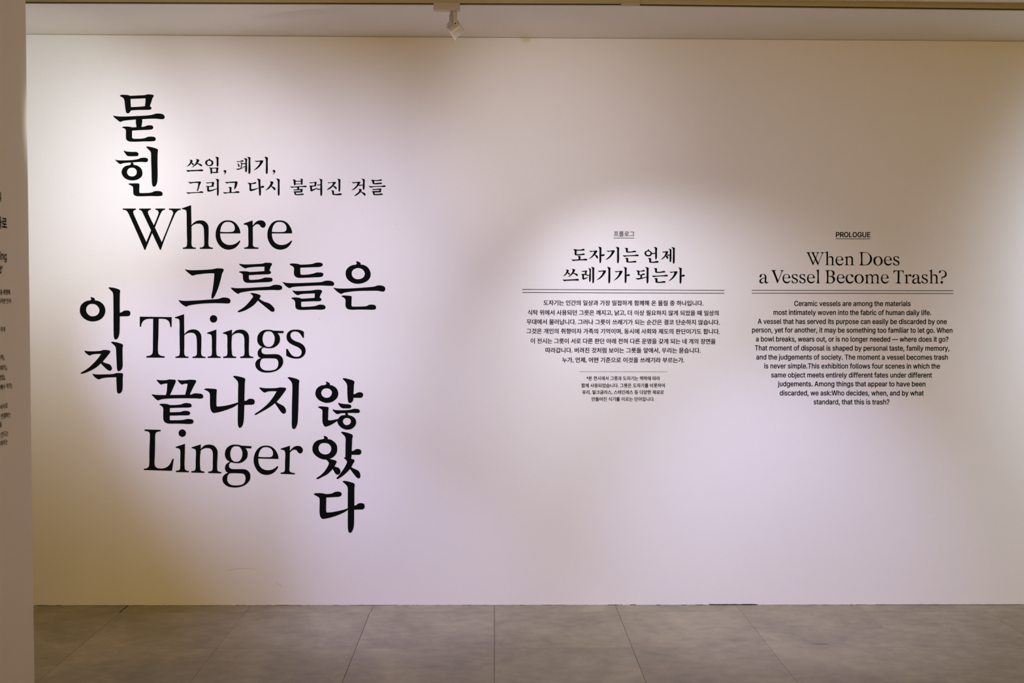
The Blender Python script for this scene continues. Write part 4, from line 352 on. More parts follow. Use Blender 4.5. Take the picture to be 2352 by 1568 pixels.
('title_subtitle', 'medium black two-line Korean subtitle above the word Where', 'syllable', 4, [(-14819, 21844, ['+0,0c 65,7 140,-21 155,-51 107,-143c 182,-164 207,-207 198,-250 166,-261 128,-218 85,-169c 20,-251 -67,-305 -153,-338c -88,-273 -1,-176 43,-69 32,-26', '+297,44c 366,40 452,15 477,-13 462,-56 397,-153c 493,-184 579,-216 606,-270 595,-313 557,-306 471,-249 375,-191c 299,-260 191,-336 83,-384c 191,-283 300,-153 344,-46 340,-3', '+-165,-488c -47,-498 211,-486 448,-474 534,-459 620,-463 656,-495 645,-538 598,-545 426,-539 168,-551 -4,-563 -58,-584 -111,-553']), (-13858, 21860, ['+0,0 114,-26 188,-111 183,-218 101,-294 -2,-312 -114,-284 -193,-199 -199,-113 -123,-27', '--5,-54 60,-69 102,-133 95,-208 48,-251 -6,-262 -71,-248 -107,-188 -106,-123 -69,-69', '+-26,42c 7,45 39,23 45,-11 6,-26 -19,-15', '+283,136c 351,137 437,111 454,84 443,-13 441,-271 424,-318 391,-335 365,-318 355,-228 351,29 329,83', '+-28,-385c 25,-376 90,-395c 326,-385 391,-378 440,-393 434,-432 400,-583c 432,-593 439,-619 411,-636 131,-638c 109,-681 88,-696 66,-670 50,-552 29,-434', '-122,-434c 330,-426c 325,-589c 142,-599c']), (-13107, 21359, ['+0,0 48,-15 65,-69 47,-133 -40,-215c -50,-198c -7,-144 0,-112 -39,-95 -64,-59 -49,-16']), (-12555, 21804, ['+0,0c 79,-17 187,-5 273,27 338,28 359,2 337,-26 187,-38 79,-55', '+46,-113c 111,-145 160,-220 153,-274 125,-291 95,-253 78,-188', '+193,-76c 251,-76 305,-101 298,-144 250,-327c 207,-338c 229,-231 240,-145', '+-15,-365c 99,-371 228,-338 368,-294c 325,-338 206,-392 77,-431', '+305,-101c 391,-112 445,-101 444,-144 380,-155 315,-134', '+304,-262c 368,-269 444,-255 444,-283 379,-299 325,-284', '+360,135c 435,131 510,110 532,82 516,7 513,-487 485,-537 464,-541 438,-509 440,-230 441,28 413,82', '+517,200c 586,197 672,176 693,148 682,72 679,-551 653,-611 625,-626 597,-594 595,-229 596,94 575,147']), (-11673, 21830, ['+0,0c 101,-16 231,-5 338,11 414,2 428,-25 381,-122 251,-295 121,-403 -41,-483c -30,-458c 100,-339 208,-209 273,-58c 187,-59 101,-74', '+475,179c 544,179 630,154 655,126 644,29 637,-572 615,-633 583,-648 557,-616 552,-250 549,50 522,115']), (-10730, 21377, ['+0,0 47,-14 64,-68 46,-133 -40,-215c -51,-198c -7,-144 -1,-111 -40,-94 -65,-58 -50,-15']), (-14887, 20787, ['+0,0c 125,-15 297,-3 469,13 598,13 619,-19 564,-148 509,-320 466,-428 433,-465 423,-428 467,-234 479,-56c 361,-56 210,-68 113,-96c 60,-64', '+-98,-502c 35,-516 271,-504 508,-492 595,-460 691,-466 723,-502 712,-539 658,-539 486,-540 228,-552 56,-570 2,-592 -51,-549']), (-14042, 20765, ['+0,0c 97,-10 226,1 355,13 415,-4 408,-47 375,-166c 397,-183 386,-204 354,-213 160,-225c 155,-296 159,-360 180,-371 288,-360 417,-327 542,-288c 542,-315c 417,-381 266,-435 115,-453 72,-404 67,-296 63,-232 -1,-185c 53,-172 117,-184 289,-166c 301,-37c 204,-42 129,-53 96,-70c 43,-38', '+459,172c 528,168 614,147 646,115 631,29 627,-552 609,-627 583,-653 555,-627 545,-531 544,7 538,72 506,125']), (-13117, 20796, ['+0,0c 119,-15 291,1 442,12 571,20 618,-2 614,-51 569,-234 504,-331 457,-360 450,-321 477,-170 484,-52c 355,-57 204,-64 107,-90c 54,-58', '+156,-258c 225,-251 300,-257 328,-278 321,-365 324,-504c 503,-482 547,-460 633,-456 701,-481 708,-524 675,-539 546,-540 223,-548 72,-564 1,-586c -46,-556 -100,-496c 29,-512 223,-505c 228,-387 220,-311']), (-12030, 20743, ['+0,0c 108,11 173,-12c 280,6 367,38 420,34 442,2 409,-30 205,-49c 193,-178 193,-285 214,-300 322,-285 451,-256 548,-223c 548,-251c 429,-317 278,-375 149,-398 112,-350 107,-221 90,-71', '+454,204c 540,205 615,179 643,147 636,40 650,-169c 700,-154 732,-132 786,-136 822,-175 807,-218 660,-229c 659,-520 643,-595 611,-617 583,-596 569,-456 549,-133 535,82 518,147']), (-10931, 20832, ['+0,0c 65,-4 151,-25 173,-57 129,-154 86,-230c 172,-272 247,-315 268,-380 253,-427 218,-434 150,-359 53,-251c -23,-349 -131,-414 -235,-462c -131,-349 -22,-219 32,-79', '+298,126c 367,127 453,101 481,69 470,-45 467,-605 450,-680 417,-702 390,-680 381,-562 382,-45 371,30']), (-9840, 20917, ['+0,0c 72,5 147,-16 158,-53c 158,-64c 406,-58c 410,2 352,41c 406,45 481,35 507,13 498,-62 491,-213 459,-262 431,-256 416,-202 409,-226c 157,-236c 135,-268 107,-279 81,-258 64,-172 56,-64', '-157,-107c 157,-197c 407,-192c 408,-101c', '+-135,-323c -5,-340 297,-321 534,-309 599,-292 664,-294 689,-330 674,-362 620,-367 361,-364 329,-368c 324,-461c 447,-450 490,-450 505,-482 468,-568c 494,-583 490,-605 468,-615 177,-630c 172,-688 187,-699 403,-687 468,-676 533,-682 550,-719 532,-744 468,-747 155,-753 105,-721 84,-645 73,-613 33,-577c 102,-570 393,-558c 397,-508c 253,-515 145,-520 113,-527c 59,-505 33,-469c 124,-479 231,-466c 227,-380c 102,-380 16,-392 -27,-405c -81,-370']), (-9036, 20792, ['+0,0c 119,-6 248,6 335,23 378,6 371,-41 339,-138c 356,-160 351,-181 323,-192 151,-215c 150,-344c 247,-322 355,-278 431,-267c 409,-295 247,-386 117,-445 74,-420 57,-323 43,-215 0,-168c 75,-161 259,-156c 274,-42c 184,-42 119,-49 86,-60c 43,-39', '+465,168c 551,164 627,143 652,122 641,46 639,-557 618,-643 587,-661 559,-639 549,-536 549,-363c 463,-364 420,-368 388,-332c 398,-310c 550,-316c 550,-148c 485,-148 421,-159 371,-117c 464,-110 546,-105c 547,89 519,132']), (-8134, 20801, ['+0,0c 123,-15 253,3 361,14 410,-3 404,-35 350,-100 289,-175c 371,-197 436,-261 446,-315 414,-343 371,-304 263,-197c 166,-295 58,-360 -46,-382c 58,-284 209,-154 264,-46c 166,-40 102,-47 63,-65c 26,-37', '+448,163c 523,164 599,145 631,117 624,42 615,-368 597,-443 565,-461 537,-439 533,-325 523,63 501,127', '+150,-407c 209,-398 295,-406 310,-434 310,-563c 424,-569 532,-551 640,-540 688,-561 694,-600 662,-622 294,-624 240,-596 223,-521 219,-456']), (-6957, 20820, ['+0,0c 112,-17 264,1 372,10 419,-5 410,-48 350,-139c 533,-134c 538,71 512,114 452,150c 523,157 609,132 637,104 631,28 620,-316 598,-377 570,-388 544,-366 538,-177c 458,-181 371,-199 328,-167c 220,-297 90,-384 -29,-410c 90,-319 220,-189 274,-59c 199,-60 112,-71 69,-78c 26,-39', '+306,-339c 371,-335 468,-360 490,-392 451,-472c 544,-500 652,-553 673,-618 651,-668 608,-661 543,-586 431,-494c 349,-576 219,-663 105,-685c 198,-599 327,-490 360,-393']), (-6024, 20919, ['+0,0c 87,7 173,-8 303,-7 389,2 476,30 530,13 519,-28 476,-41 173,-53c 169,-144 260,-147 411,-132 476,-125 536,-146 530,-185 487,-196 151,-208 87,-187 69,-101', '+-119,-289c 43,-306 367,-294 540,-286 627,-260 692,-270 718,-307 692,-335 476,-336 151,-348 -11,-377c -65,-350', '+39,-435c 173,-439 367,-423 465,-416 514,-433 501,-476 475,-541c 501,-562 497,-584 464,-595 183,-607c 183,-672 205,-678 367,-675 475,-653 551,-664 572,-702 551,-728 475,-731 162,-737 108,-704 97,-629 32,-554c 129,-543 400,-535c 411,-477c 281,-482 151,-489 119,-500c'])]),
('text_heading', 'black brush-style Korean heading above the Korean paragraph', 'syllable', 4, [(3852, 17590, ['+0,0c 62,5 116,3 171,-17c 266,-20 361,-17 429,1 470,20 538,18 572,-16 552,-57 498,-64 178,-68c 172,-201 175,-234 199,-241 335,-234 430,-224 485,-202 539,-206 580,-233 560,-270 513,-281 131,-293 84,-269 74,-201 76,-92 48,-45', '+-88,-487c -4,-503 132,-499 269,-488c 268,-417 247,-363 216,-336c 268,-325 336,-329 363,-349 360,-485c 473,-484 541,-471 595,-457 663,-463 700,-504 684,-541 637,-545 405,-542 201,-553 92,-563 24,-584c -24,-554']), (4642, 17525, ['+0,0c 89,-13 198,-7 307,7 375,7 405,-20 382,-64 294,-193c 363,-220 418,-260 438,-335 425,-376 391,-379 350,-335 267,-213c 200,-282 91,-364 -42,-412c 37,-350 158,-228 253,-51c 171,-51 117,-58 83,-76c 35,-38', '+431,197c 483,195 551,174 599,154 606,127 599,59 601,-199c 649,-178 703,-168 751,-184 758,-225 731,-255 597,-262c 593,-484 576,-579 549,-606 522,-600 508,-538 503,-213 501,59 483,133']), (5487, 17538, ['+0,0c 102,-13 225,-3 307,11 388,5 412,-22 389,-87 308,-209 200,-332 91,-414 -38,-462c -31,-435c 64,-360 199,-210 266,-53c 198,-50 130,-61 96,-77c 48,-48', '+451,178c 510,178 592,156 626,131 629,97 622,50 621,-493 604,-589 567,-627 536,-602 526,-521 525,-86 521,63 503,117']), (6370, 17657, ['+0,0c 48,7 116,7 157,0 173,-20 167,-81 171,-165c 267,-169 362,-159 430,-141 471,-127 539,-131 580,-161 567,-195 499,-202 117,-217 83,-190 73,-136 64,-54', '+-90,-347c -4,-356 186,-353 391,-341 527,-331 595,-310 663,-313 701,-351 685,-387 623,-392 459,-390 187,-400 64,-414 23,-435c -31,-408', '+27,-492c 65,-478 140,-478 181,-486 194,-516 193,-654c 298,-654 393,-648 448,-630 489,-623 557,-626 598,-663 578,-698 516,-702 148,-703 107,-686 93,-638 86,-543']), (7591, 17542, ['+0,0c 69,-32 117,-84 131,-111c 206,-117 288,-103c 289,26 272,114 217,172c 272,178 354,148 388,121 395,87 382,26 382,-327 365,-395 324,-433 301,-409 292,-328 291,-160c 233,-165 193,-178 131,-158c 111,-220 57,-274 -45,-291 -148,-268 -216,-200 -238,-126 -211,-58 -150,-14 -65,8c -66,51 -41,65 -16,38', '--47,-44 14,-61 53,-111 53,-165 16,-210 -46,-220 -107,-207 -146,-159 -146,-98 -108,-57', '+-79,-386c -38,-367 44,-367 85,-376 95,-403 93,-543c 196,-545 277,-531 332,-511 414,-508 466,-544 455,-582 414,-592 46,-594 5,-566 -3,-492 -3,-437']), (8216, 17501, ['+0,0c 85,-10 167,4 249,12 301,1 304,-33 250,-151c 376,-148c 374,70 357,97 309,126c 371,131 439,111 466,90 464,29 464,-419 451,-487 410,-526 386,-501 378,-420 376,-195c 333,-202 292,-216 237,-178c 212,-203c 278,-230 313,-270 306,-325 286,-362 245,-352 210,-298 180,-237c 115,-312 34,-373 -45,-397c -48,-381c 47,-299 141,-176 178,-56c 126,-51 99,-61 75,-68c 38,-40', '+456,208c 520,213 588,193 630,166 637,132 628,71 628,-446 616,-555 579,-593 547,-575 537,-501 536,-38 532,97 514,152']), (3497, 16591, ['+0,0c 63,7 137,-20 152,-49 106,-140c 180,-160 205,-202 197,-244 166,-255 128,-213 85,-165c 23,-245 -61,-298 -145,-329c -82,-266 1,-172 43,-66 32,-25', '+290,44c 358,40 442,15 467,-12 453,-54 390,-149c 485,-180 569,-211 597,-264 587,-306 549,-300 464,-243 369,-187c 296,-254 191,-328 86,-375c 191,-276 296,-149 337,-44 333,-2', '+-155,-476c -39,-486 213,-475 445,-464 529,-449 613,-453 649,-484 638,-526 592,-532 424,-527 171,-538 3,-549 -49,-570 -102,-539']), (4257, 16535, ['+0,0c 71,-7 153,7 235,18 285,12 282,-20 246,-146c 276,-155 290,-173c 283,-189c 397,-189c 391,69 370,103 322,126c 370,134 445,110 479,90 484,63 477,15 473,-447 456,-515 426,-549 399,-522 390,-447 389,-233c 345,-233 318,-244 291,-251c 243,-200c 140,-204c 134,-342c 209,-342 277,-319 339,-301c 278,-366 183,-407 101,-428 67,-401 48,-313 45,-217 -10,-163c 72,-149 174,-152c 187,-47c 126,-47 85,-54 58,-57c 30,-27', '+475,195c 533,195 615,172 643,149 646,118 639,57 636,-474 620,-569 586,-603 558,-583 547,-488 542,-39 537,111 520,144']), (5064, 16554, ['+0,0c 102,-13 225,-3 307,11 389,6 412,-21 389,-87 308,-209 200,-332 91,-414 -38,-462c -31,-435c 64,-360 199,-210 266,-53c 198,-49 130,-60 96,-77c 48,-47', '+452,179c 510,179 592,156 626,132 629,98 623,50 621,-494 604,-589 567,-627 536,-603 526,-521 526,-86 522,63 504,118']), (5885, 16539, ['+0,0c 93,-13 202,-6 297,8 366,8 404,-12 380,-80 299,-217 191,-339 82,-421 -27,-469c -27,-452c 82,-353 190,-217 250,-51c 189,-51 120,-61 91,-79c 45,-41', '+421,194c 487,195 569,172 610,152 610,118 604,56 602,-186c 653,-168 708,-151 749,-167 763,-201 736,-239 602,-245c 598,-474 581,-569 547,-603 520,-576 509,-474 509,-12 501,110 480,151']), (6958, 16552, ['+0,0c 40,20 109,10 150,-3c 218,-4 286,8 341,32 395,35 430,5 409,-26 287,-36 160,-41c 162,-179c 260,-179 315,-149 397,-139 440,-169 417,-196 292,-217c 289,-333c 371,-321 452,-298 514,-280c 514,-325c 398,-359 221,-414 71,-439c 16,-402 -50,-350c 43,-363 125,-358 203,-349c 206,-224c 138,-227 90,-211 72,-156 68,-75', '+432,178c 503,178 578,158 610,134 613,104 607,22 604,-495 584,-590 544,-627 523,-604 511,-509 508,-46 507,63 490,117']), (7810, 16673, ['+0,0c 48,7 116,7 157,0 174,-20 168,-81 172,-166c 268,-169 364,-160 432,-142 472,-128 541,-132 582,-161 569,-195 500,-203 118,-218 84,-190 74,-136 65,-55', '+-90,-348c -4,-357 188,-353 392,-342 529,-332 597,-311 665,-314 703,-351 686,-388 625,-393 461,-390 188,-401 65,-415 24,-436c -30,-409', '+28,-493c 66,-479 141,-479 182,-487 196,-517 194,-655c 299,-655 395,-649 449,-631 490,-624 559,-627 600,-665 580,-699 518,-703 150,-705 108,-687 94,-640 87,-544']), (8585, 16524, ['+0,0c 93,-14 203,-6 298,8 366,8 405,-12 381,-81 300,-217 192,-340 83,-422 -26,-470c -26,-452c 83,-354 191,-217 251,-51c 189,-51 121,-61 91,-79c 46,-41', '+422,194c 488,195 570,172 611,152 611,118 605,56 603,-186c 655,-168 709,-151 751,-168 765,-202 738,-240 604,-246c 600,-475 583,-570 550,-604 522,-577 511,-475 510,-12 502,110 481,151'])]),
('text_heading', 'black serif heading When Does a Vessel Become Trash', 'letter', 4, [(15309, 17491, ['+0,0c 204,1c 204,-20c 185,-25 169,-35 164,-54 167,-73 175,-94 374,-518c 446,-335c 321,-83 304,-48 282,-27 256,-19c 256,1c 439,2c 439,-18c 417,-23 399,-35 394,-53 396,-72 405,-94 488,-257c 551,-98 559,-72 557,-50 547,-31 531,-21 509,-19c 509,2c 659,3c 659,-18c 636,-20 615,-36 599,-61 583,-93 505,-292c 614,-517c 778,-97 786,-71 783,-49 769,-30 747,-20 720,-17c 720,3c 905,2c 905,-18c 880,-21 855,-33 831,-57 813,-87 602,-638c 590,-638c 463,-378c 361,-639c 347,-639c 97,-89 80,-57 58,-33 34,-23 0,-20c']), (16248, 17490, ['+0,0c 142,48c 145,-73c 149,-265c 179,-230 217,-203 255,-191 293,-189 337,-194 375,-217 402,-250 416,-290 419,-344 418,-452 419,-576 428,-595 453,-609 487,-613c 487,-633c 282,-632c 282,-612c 312,-608 336,-597 348,-579 350,-506 347,-398 343,-322 334,-290 315,-260 288,-244 255,-240 217,-243 179,-259 150,-285c 152,-451 154,-575 165,-597 187,-608 219,-612c 219,-632c 16,-631c 15,-611c 45,-607 70,-596 79,-577 78,-396 75,-235 71,-56 64,-35 45,-23 0,-16c']), (16965, 17301, ['+0,0 60,-7 115,-38 160,-89 188,-149 197,-203c -121,-204c -119,-242 -104,-296 -71,-345 -22,-374 33,-383 93,-374 142,-349 185,-311c 199,-322c 169,-376 121,-425 67,-450 12,-457 -48,-448 -108,-413 -158,-351 -186,-280 -193,-226 -186,-156 -157,-85 -114,-34 -60,-6', '--121,-178c 47,-180 79,-174 101,-155 107,-125 100,-84 75,-49 39,-29 -5,-23 -54,-33 -91,-69 -112,-117']), (17219, 17254, ['+0,0c 142,49c 144,-28c 170,7 208,37 246,47 284,50 328,43 366,21 394,-11 410,-52 413,-101 416,-336 427,-358 449,-369 484,-374c 484,-394c 277,-395c 277,-372c 307,-368 331,-358 342,-336 341,-209 337,-85 327,-49 307,-22 280,-9 244,-5 209,-9 176,-23 145,-47c 149,-337 159,-357 181,-368 215,-373c 216,-394c 10,-395c 10,-373c 40,-369 64,-359 73,-337 73,-210 69,-59 62,-37 40,-23 1,-15c']), (17930, 17502, ['+0,0c 305,1 453,-36 559,-130 635,-244 641,-391 576,-527 462,-621 315,-643 9,-640c 9,-623c 72,-606 93,-581 85,-79 78,-37 0,-21c', '-169,-33c 176,-518 188,-591 230,-612 335,-611 440,-569 522,-454 548,-318 522,-182 443,-67 326,-26']), (18871, 17307, ['+0,0 112,-29 197,-119 230,-223 211,-338 128,-426 7,-460 -114,-433 -195,-350 -226,-231 -203,-110 -120,-30', '-0,-29 -77,-67 -128,-172 -122,-287 -72,-402 6,-433 86,-401 137,-286 131,-171 81,-67']), (19361, 17309, ['+0,0 60,-8 115,-39 159,-90 188,-150 197,-204c -121,-205c -119,-243 -105,-297 -71,-346 -22,-375 33,-384 93,-375 142,-350 185,-312c 199,-323c 170,-377 121,-426 67,-451 13,-458 -48,-449 -108,-414 -158,-352 -187,-281 -193,-227 -186,-157 -157,-86 -114,-34 -60,-7', '--121,-179c 46,-181 79,-174 101,-155 107,-126 99,-85 74,-50 38,-30 -5,-24 -54,-34 -92,-69 -113,-118']), (19903, 17274, ['+0,0c 2,-95c -16,-95c -47,-46 -81,-11 -114,3 -142,7 -180,0 -206,-25 -212,-58 -200,-96 -172,-123 -128,-147 -73,-166 -23,-193 13,-231 31,-280 26,-335 2,-376 -41,-409 -91,-420 -140,-420 -195,-410 -239,-393 -274,-374c -277,-268c -255,-268c -230,-309 -196,-355 -157,-382 -119,-390 -80,-387 -48,-368 -33,-335 -35,-297 -55,-267 -88,-243 -143,-218 -204,-189 -243,-159 -269,-118 -275,-74 -265,-25 -230,13 -186,31 -131,36 -76,33 -32,19']), (13205, 16416, ['+0,0 105,-24 158,-108 166,-202 161,-348 183,-400 225,-400 252,-369c 267,-385c 246,-431 205,-463 152,-463 106,-432 88,-380c 36,-432 -26,-464 -89,-464 -153,-433 -179,-370 -165,-297 -103,-234 2,-192 86,-181c 85,-119 63,-56 10,-25 -42,-25 -67,-46 -73,-98 -93,-151 -135,-167 -167,-145 -171,-99 -147,-46 -84,-10', '-86,-213c 2,-227 -64,-265 -95,-328 -80,-391 -27,-412 36,-401 84,-348c']), (13606, 16606, ['+0,0c 243,1c 243,-20c 195,-31 175,-56 190,-108 348,-494c 490,-118 505,-65 489,-34 441,-19c 441,1c 636,-8c 636,-27c 574,-38 542,-76 522,-128 323,-645c 302,-645c 91,-119 59,-56 0,-21c']), (14361, 16418, ['+0,0 60,-8 115,-39 159,-90 187,-150 196,-204c -121,-205c -120,-243 -105,-297 -72,-346 -23,-375 32,-384 92,-375 140,-350 184,-312c 197,-323c 168,-377 120,-426 66,-451 11,-458 -49,-449 -109,-414 -159,-351 -187,-281 -193,-227 -186,-156 -157,-86 -114,-34 -60,-7', '--122,-179c 46,-181 78,-174 100,-155 107,-126 99,-85 74,-50 38,-30 -5,-24 -54,-34 -92,-69 -113,-118']), (14898, 16381, ['+0,0c 1,-95c -17,-96c -48,-47 -81,-11 -114,2 -142,7 -180,-1 -206,-25 -212,-58 -201,-96 -173,-123 -129,-148 -74,-167 -24,-194 12,-232 29,-281 24,-335 0,-376 -43,-409 -92,-420 -142,-420 -197,-410 -241,-394 -275,-375c -278,-268c -256,-268c -231,-309 -197,-355 -159,-382 -120,-390 -82,-387 -49,-368 -34,-336 -36,-297 -56,-267 -89,-243 -144,-219 -205,-189 -244,-159 -269,-118 -275,-75 -265,-26 -230,13 -186,31 -131,36 -76,32 -32,19']), (15278, 16382, ['+0,0c 2,-95c -17,-95c -47,-46 -81,-11 -114,3 -141,7 -180,0 -206,-25 -212,-58 -200,-96 -172,-123 -128,-147 -73,-166 -23,-193 13,-231 30,-280 25,-335 1,-376 -43,-409 -92,-420 -141,-420 -196,-409 -240,-393 -274,-374c -277,-268c -256,-268c -230,-309 -197,-355 -158,-382 -120,-390 -81,-387 -49,-368 -34,-335 -36,-297 -55,-267 -89,-243 -144,-218 -204,-189 -243,-159 -268,-118 -275,-74 -264,-25 -229,13 -185,31 -131,36 -76,33 -32,19']), (15569, 16420, ['+0,0 60,-8 115,-39 159,-90 187,-149 196,-204c -121,-205c -119,-243 -105,-297 -72,-346 -22,-375 32,-384 92,-375 141,-350 184,-312c 198,-323c 169,-377 120,-426 66,-451 12,-458 -48,-448 -109,-413 -159,-351 -187,-281 -193,-227 -186,-156 -157,-86 -114,-34 -60,-7', '--121,-179c 46,-181 79,-174 100,-155 107,-125 99,-85 74,-50 39,-30 -5,-24 -54,-34 -92,-69 -113,-118']), (15814, 16599, ['+0,0c 145,53c 153,-564 164,-599 207,-616c 207,-633c 9,-633c 9,-617c 55,-600 69,-564 62,-62 47,-31 1,-21c']), (16265, 16605, ['+0,0c 300,1 406,-23 466,-96 467,-170 430,-243 347,-289c 452,-326 495,-400 486,-504 414,-599 288,-641 183,-641 8,-638c 8,-621c 67,-610 88,-579 81,-87 70,-46 0,-21c', '-164,-35c 168,-279c 283,-279 363,-243 376,-149 343,-55 248,-24', '-168,-313c 171,-547 193,-599 246,-614 330,-599 392,-536 401,-452 358,-358 284,-317c']), (17043, 16421, ['+0,0 60,-8 115,-39 159,-90 187,-149 196,-204c -121,-205c -120,-243 -105,-297 -72,-346 -22,-375 33,-384 92,-375 141,-350 184,-312c 198,-323c 169,-377 120,-426 66,-451 12,-458 -48,-449 -109,-413 -159,-351 -187,-281 -193,-227 -186,-156 -157,-86 -114,-34 -60,-7', '--122,-179c 46,-181 79,-174 100,-155 107,-125 99,-85 74,-50 38,-30 -5,-24 -54,-34 -92,-69 -113,-118']), (17505, 16422, ['+0,0 94,-15 154,-67 159,-119 124,-151 86,-134 53,-78 21,-25 -32,-15 -105,-57 -139,-152 -123,-277 -58,-371 37,-381 110,-349 158,-307c 169,-322c 132,-402 59,-450 -25,-461 -131,-424 -195,-340 -218,-236 -203,-120 -137,-36']), (17950, 16423, ['+0,0 112,-29 198,-118 231,-223 212,-338 129,-426 7,-460 -113,-433 -194,-350 -226,-231 -202,-109 -119,-30', '-1,-29 -77,-67 -128,-172 -122,-287 -72,-402 7,-433 86,-401 137,-286 131,-171 81,-66']), (18231, 16374, ['+0,0c 143,42c 144,-37c 210,26 273,51 347,37 395,-32c 463,31 536,52 610,38 670,-25 681,-140 680,-339 697,-370 733,-387c 733,-401c 539,-402c 539,-387c 585,-375 606,-339 607,-140 591,-35 537,2 474,-11 405,-57c 416,-340 431,-371 474,-388c 474,-402c 274,-403c 274,-388c 322,-376 342,-340 339,-141 327,-36 274,1 211,-12 148,-58c 153,-341 170,-376 210,-389c 211,-403c 6,-404c 6,-389c 52,-377 69,-341 65,-100 64,-42 0,-21c']), (19222, 16423, ['+0,0 60,-8 115,-39 160,-90 188,-150 197,-204c -121,-205c -119,-243 -104,-297 -71,-346 -21,-376 34,-385 93,-375 142,-351 185,-313c 199,-324c 170,-378 122,-427 67,-452 13,-459 -47,-449 -108,-414 -158,-352 -187,-281 -193,-227 -186,-157 -157,-86 -114,-34 -60,-7', '--121,-179c 47,-181 79,-175 101,-156 107,-126 100,-85 75,-50 39,-30 -5,-24 -54,-34 -92,-70 -113,-118']), (19646, 16617, ['+0,0c 503,-5c 505,-162c 485,-162c 477,-118 460,-75 430,-48 391,-35 298,-33c 298,-298 298,-565 310,-590 335,-607 362,-616 402,-619c 402,-642c 113,-641c 113,-618c 148,-614 181,-604 203,-585 212,-563 213,-408 211,-34c 144,-34 106,-39 68,-57 41,-87 26,-125 24,-157c 2,-157c']), (20190, 16376, ['+0,0c 143,50c 144,14 147,-31c 172,3 205,33 237,48 270,51 308,44 339,17 349,-15 340,-48 315,-64 294,-63 271,-48 255,-24 235,-12 211,-10 184,-21 146,-59c 149,-160 152,-268 153,-339 165,-358 195,-370 241,-374c 242,-396c 16,-396c 16,-375c 47,-371 72,-358 80,-339 78,-214 72,-62 64,-38 44,-23 0,-18c']), (20757, 16428, ['+0,0 105,-24 160,-108 168,-202 164,-349 186,-401 228,-401 255,-369c 270,-386c 250,-432 208,-464 155,-464 108,-433 90,-381c 39,-433 -24,-465 -87,-465 -151,-434 -178,-371 -164,-298 -102,-235 3,-192 87,-182c 86,-119 64,-56 11,-25 -42,-25 -67,-46 -73,-98 -93,-151 -135,-168 -167,-145 -172,-99 -147,-46 -85,-10', '-88,-213c 3,-228 -63,-266 -94,-329 -78,-392 -25,-412 38,-402 86,-349c']), (21326, 16394, ['+0,0c 2,-96c -16,-96c -47,-47 -81,-11 -114,2 -142,6 -180,-1 -206,-26 -212,-58 -201,-97 -173,-124 -128,-148 -73,-167 -23,-194 14,-232 31,-281 26,-336 2,-377 -41,-410 -90,-421 -140,-421 -195,-411 -240,-394 -274,-375c -277,-269c -255,-269c -230,-310 -196,-356 -157,-383 -118,-391 -80,-388 -47,-369 -32,-336 -35,-298 -55,-268 -88,-244 -143,-219 -205,-189 -244,-160 -269,-119 -275,-75 -265,-26 -230,13 -186,31 -131,36 -76,32 -32,19']), (21411, 16617, ['+0,0c 143,48c 145,-74c 151,-266c 180,-231 218,-204 256,-192 295,-190 338,-196 377,-219 404,-251 418,-292 421,-346 421,-454 422,-579 432,-598 457,-611 490,-616c 491,-636c 285,-635c 285,-615c 315,-611 339,-600 352,-581 353,-508 350,-400 345,-324 336,-291 317,-262 290,-245 257,-241 219,-245 181,-261 151,-286c 154,-453 156,-577 167,-599 189,-610 222,-615c 222,-635c 18,-634c 18,-613c 48,-609 72,-599 82,-580 80,-398 76,-236 71,-58 64,-36 45,-24 0,-17c']), (21897, 16538, ['+0,0 10,42 72,80 167,95 273,75 359,2 392,-93 362,-197 279,-261 170,-292 171,-387c 138,-387c 131,-230c 215,-219 288,-166 314,-82 284,12 210,64 136,74 94,42 84,-10 43,-46 7,-31', '+149,-435 194,-456 216,-502 195,-544 151,-565 105,-544 87,-502 103,-456'])])]
for nm, lab, pn, n, gl in WORDS: word(nm, lab, gl, pn, n)

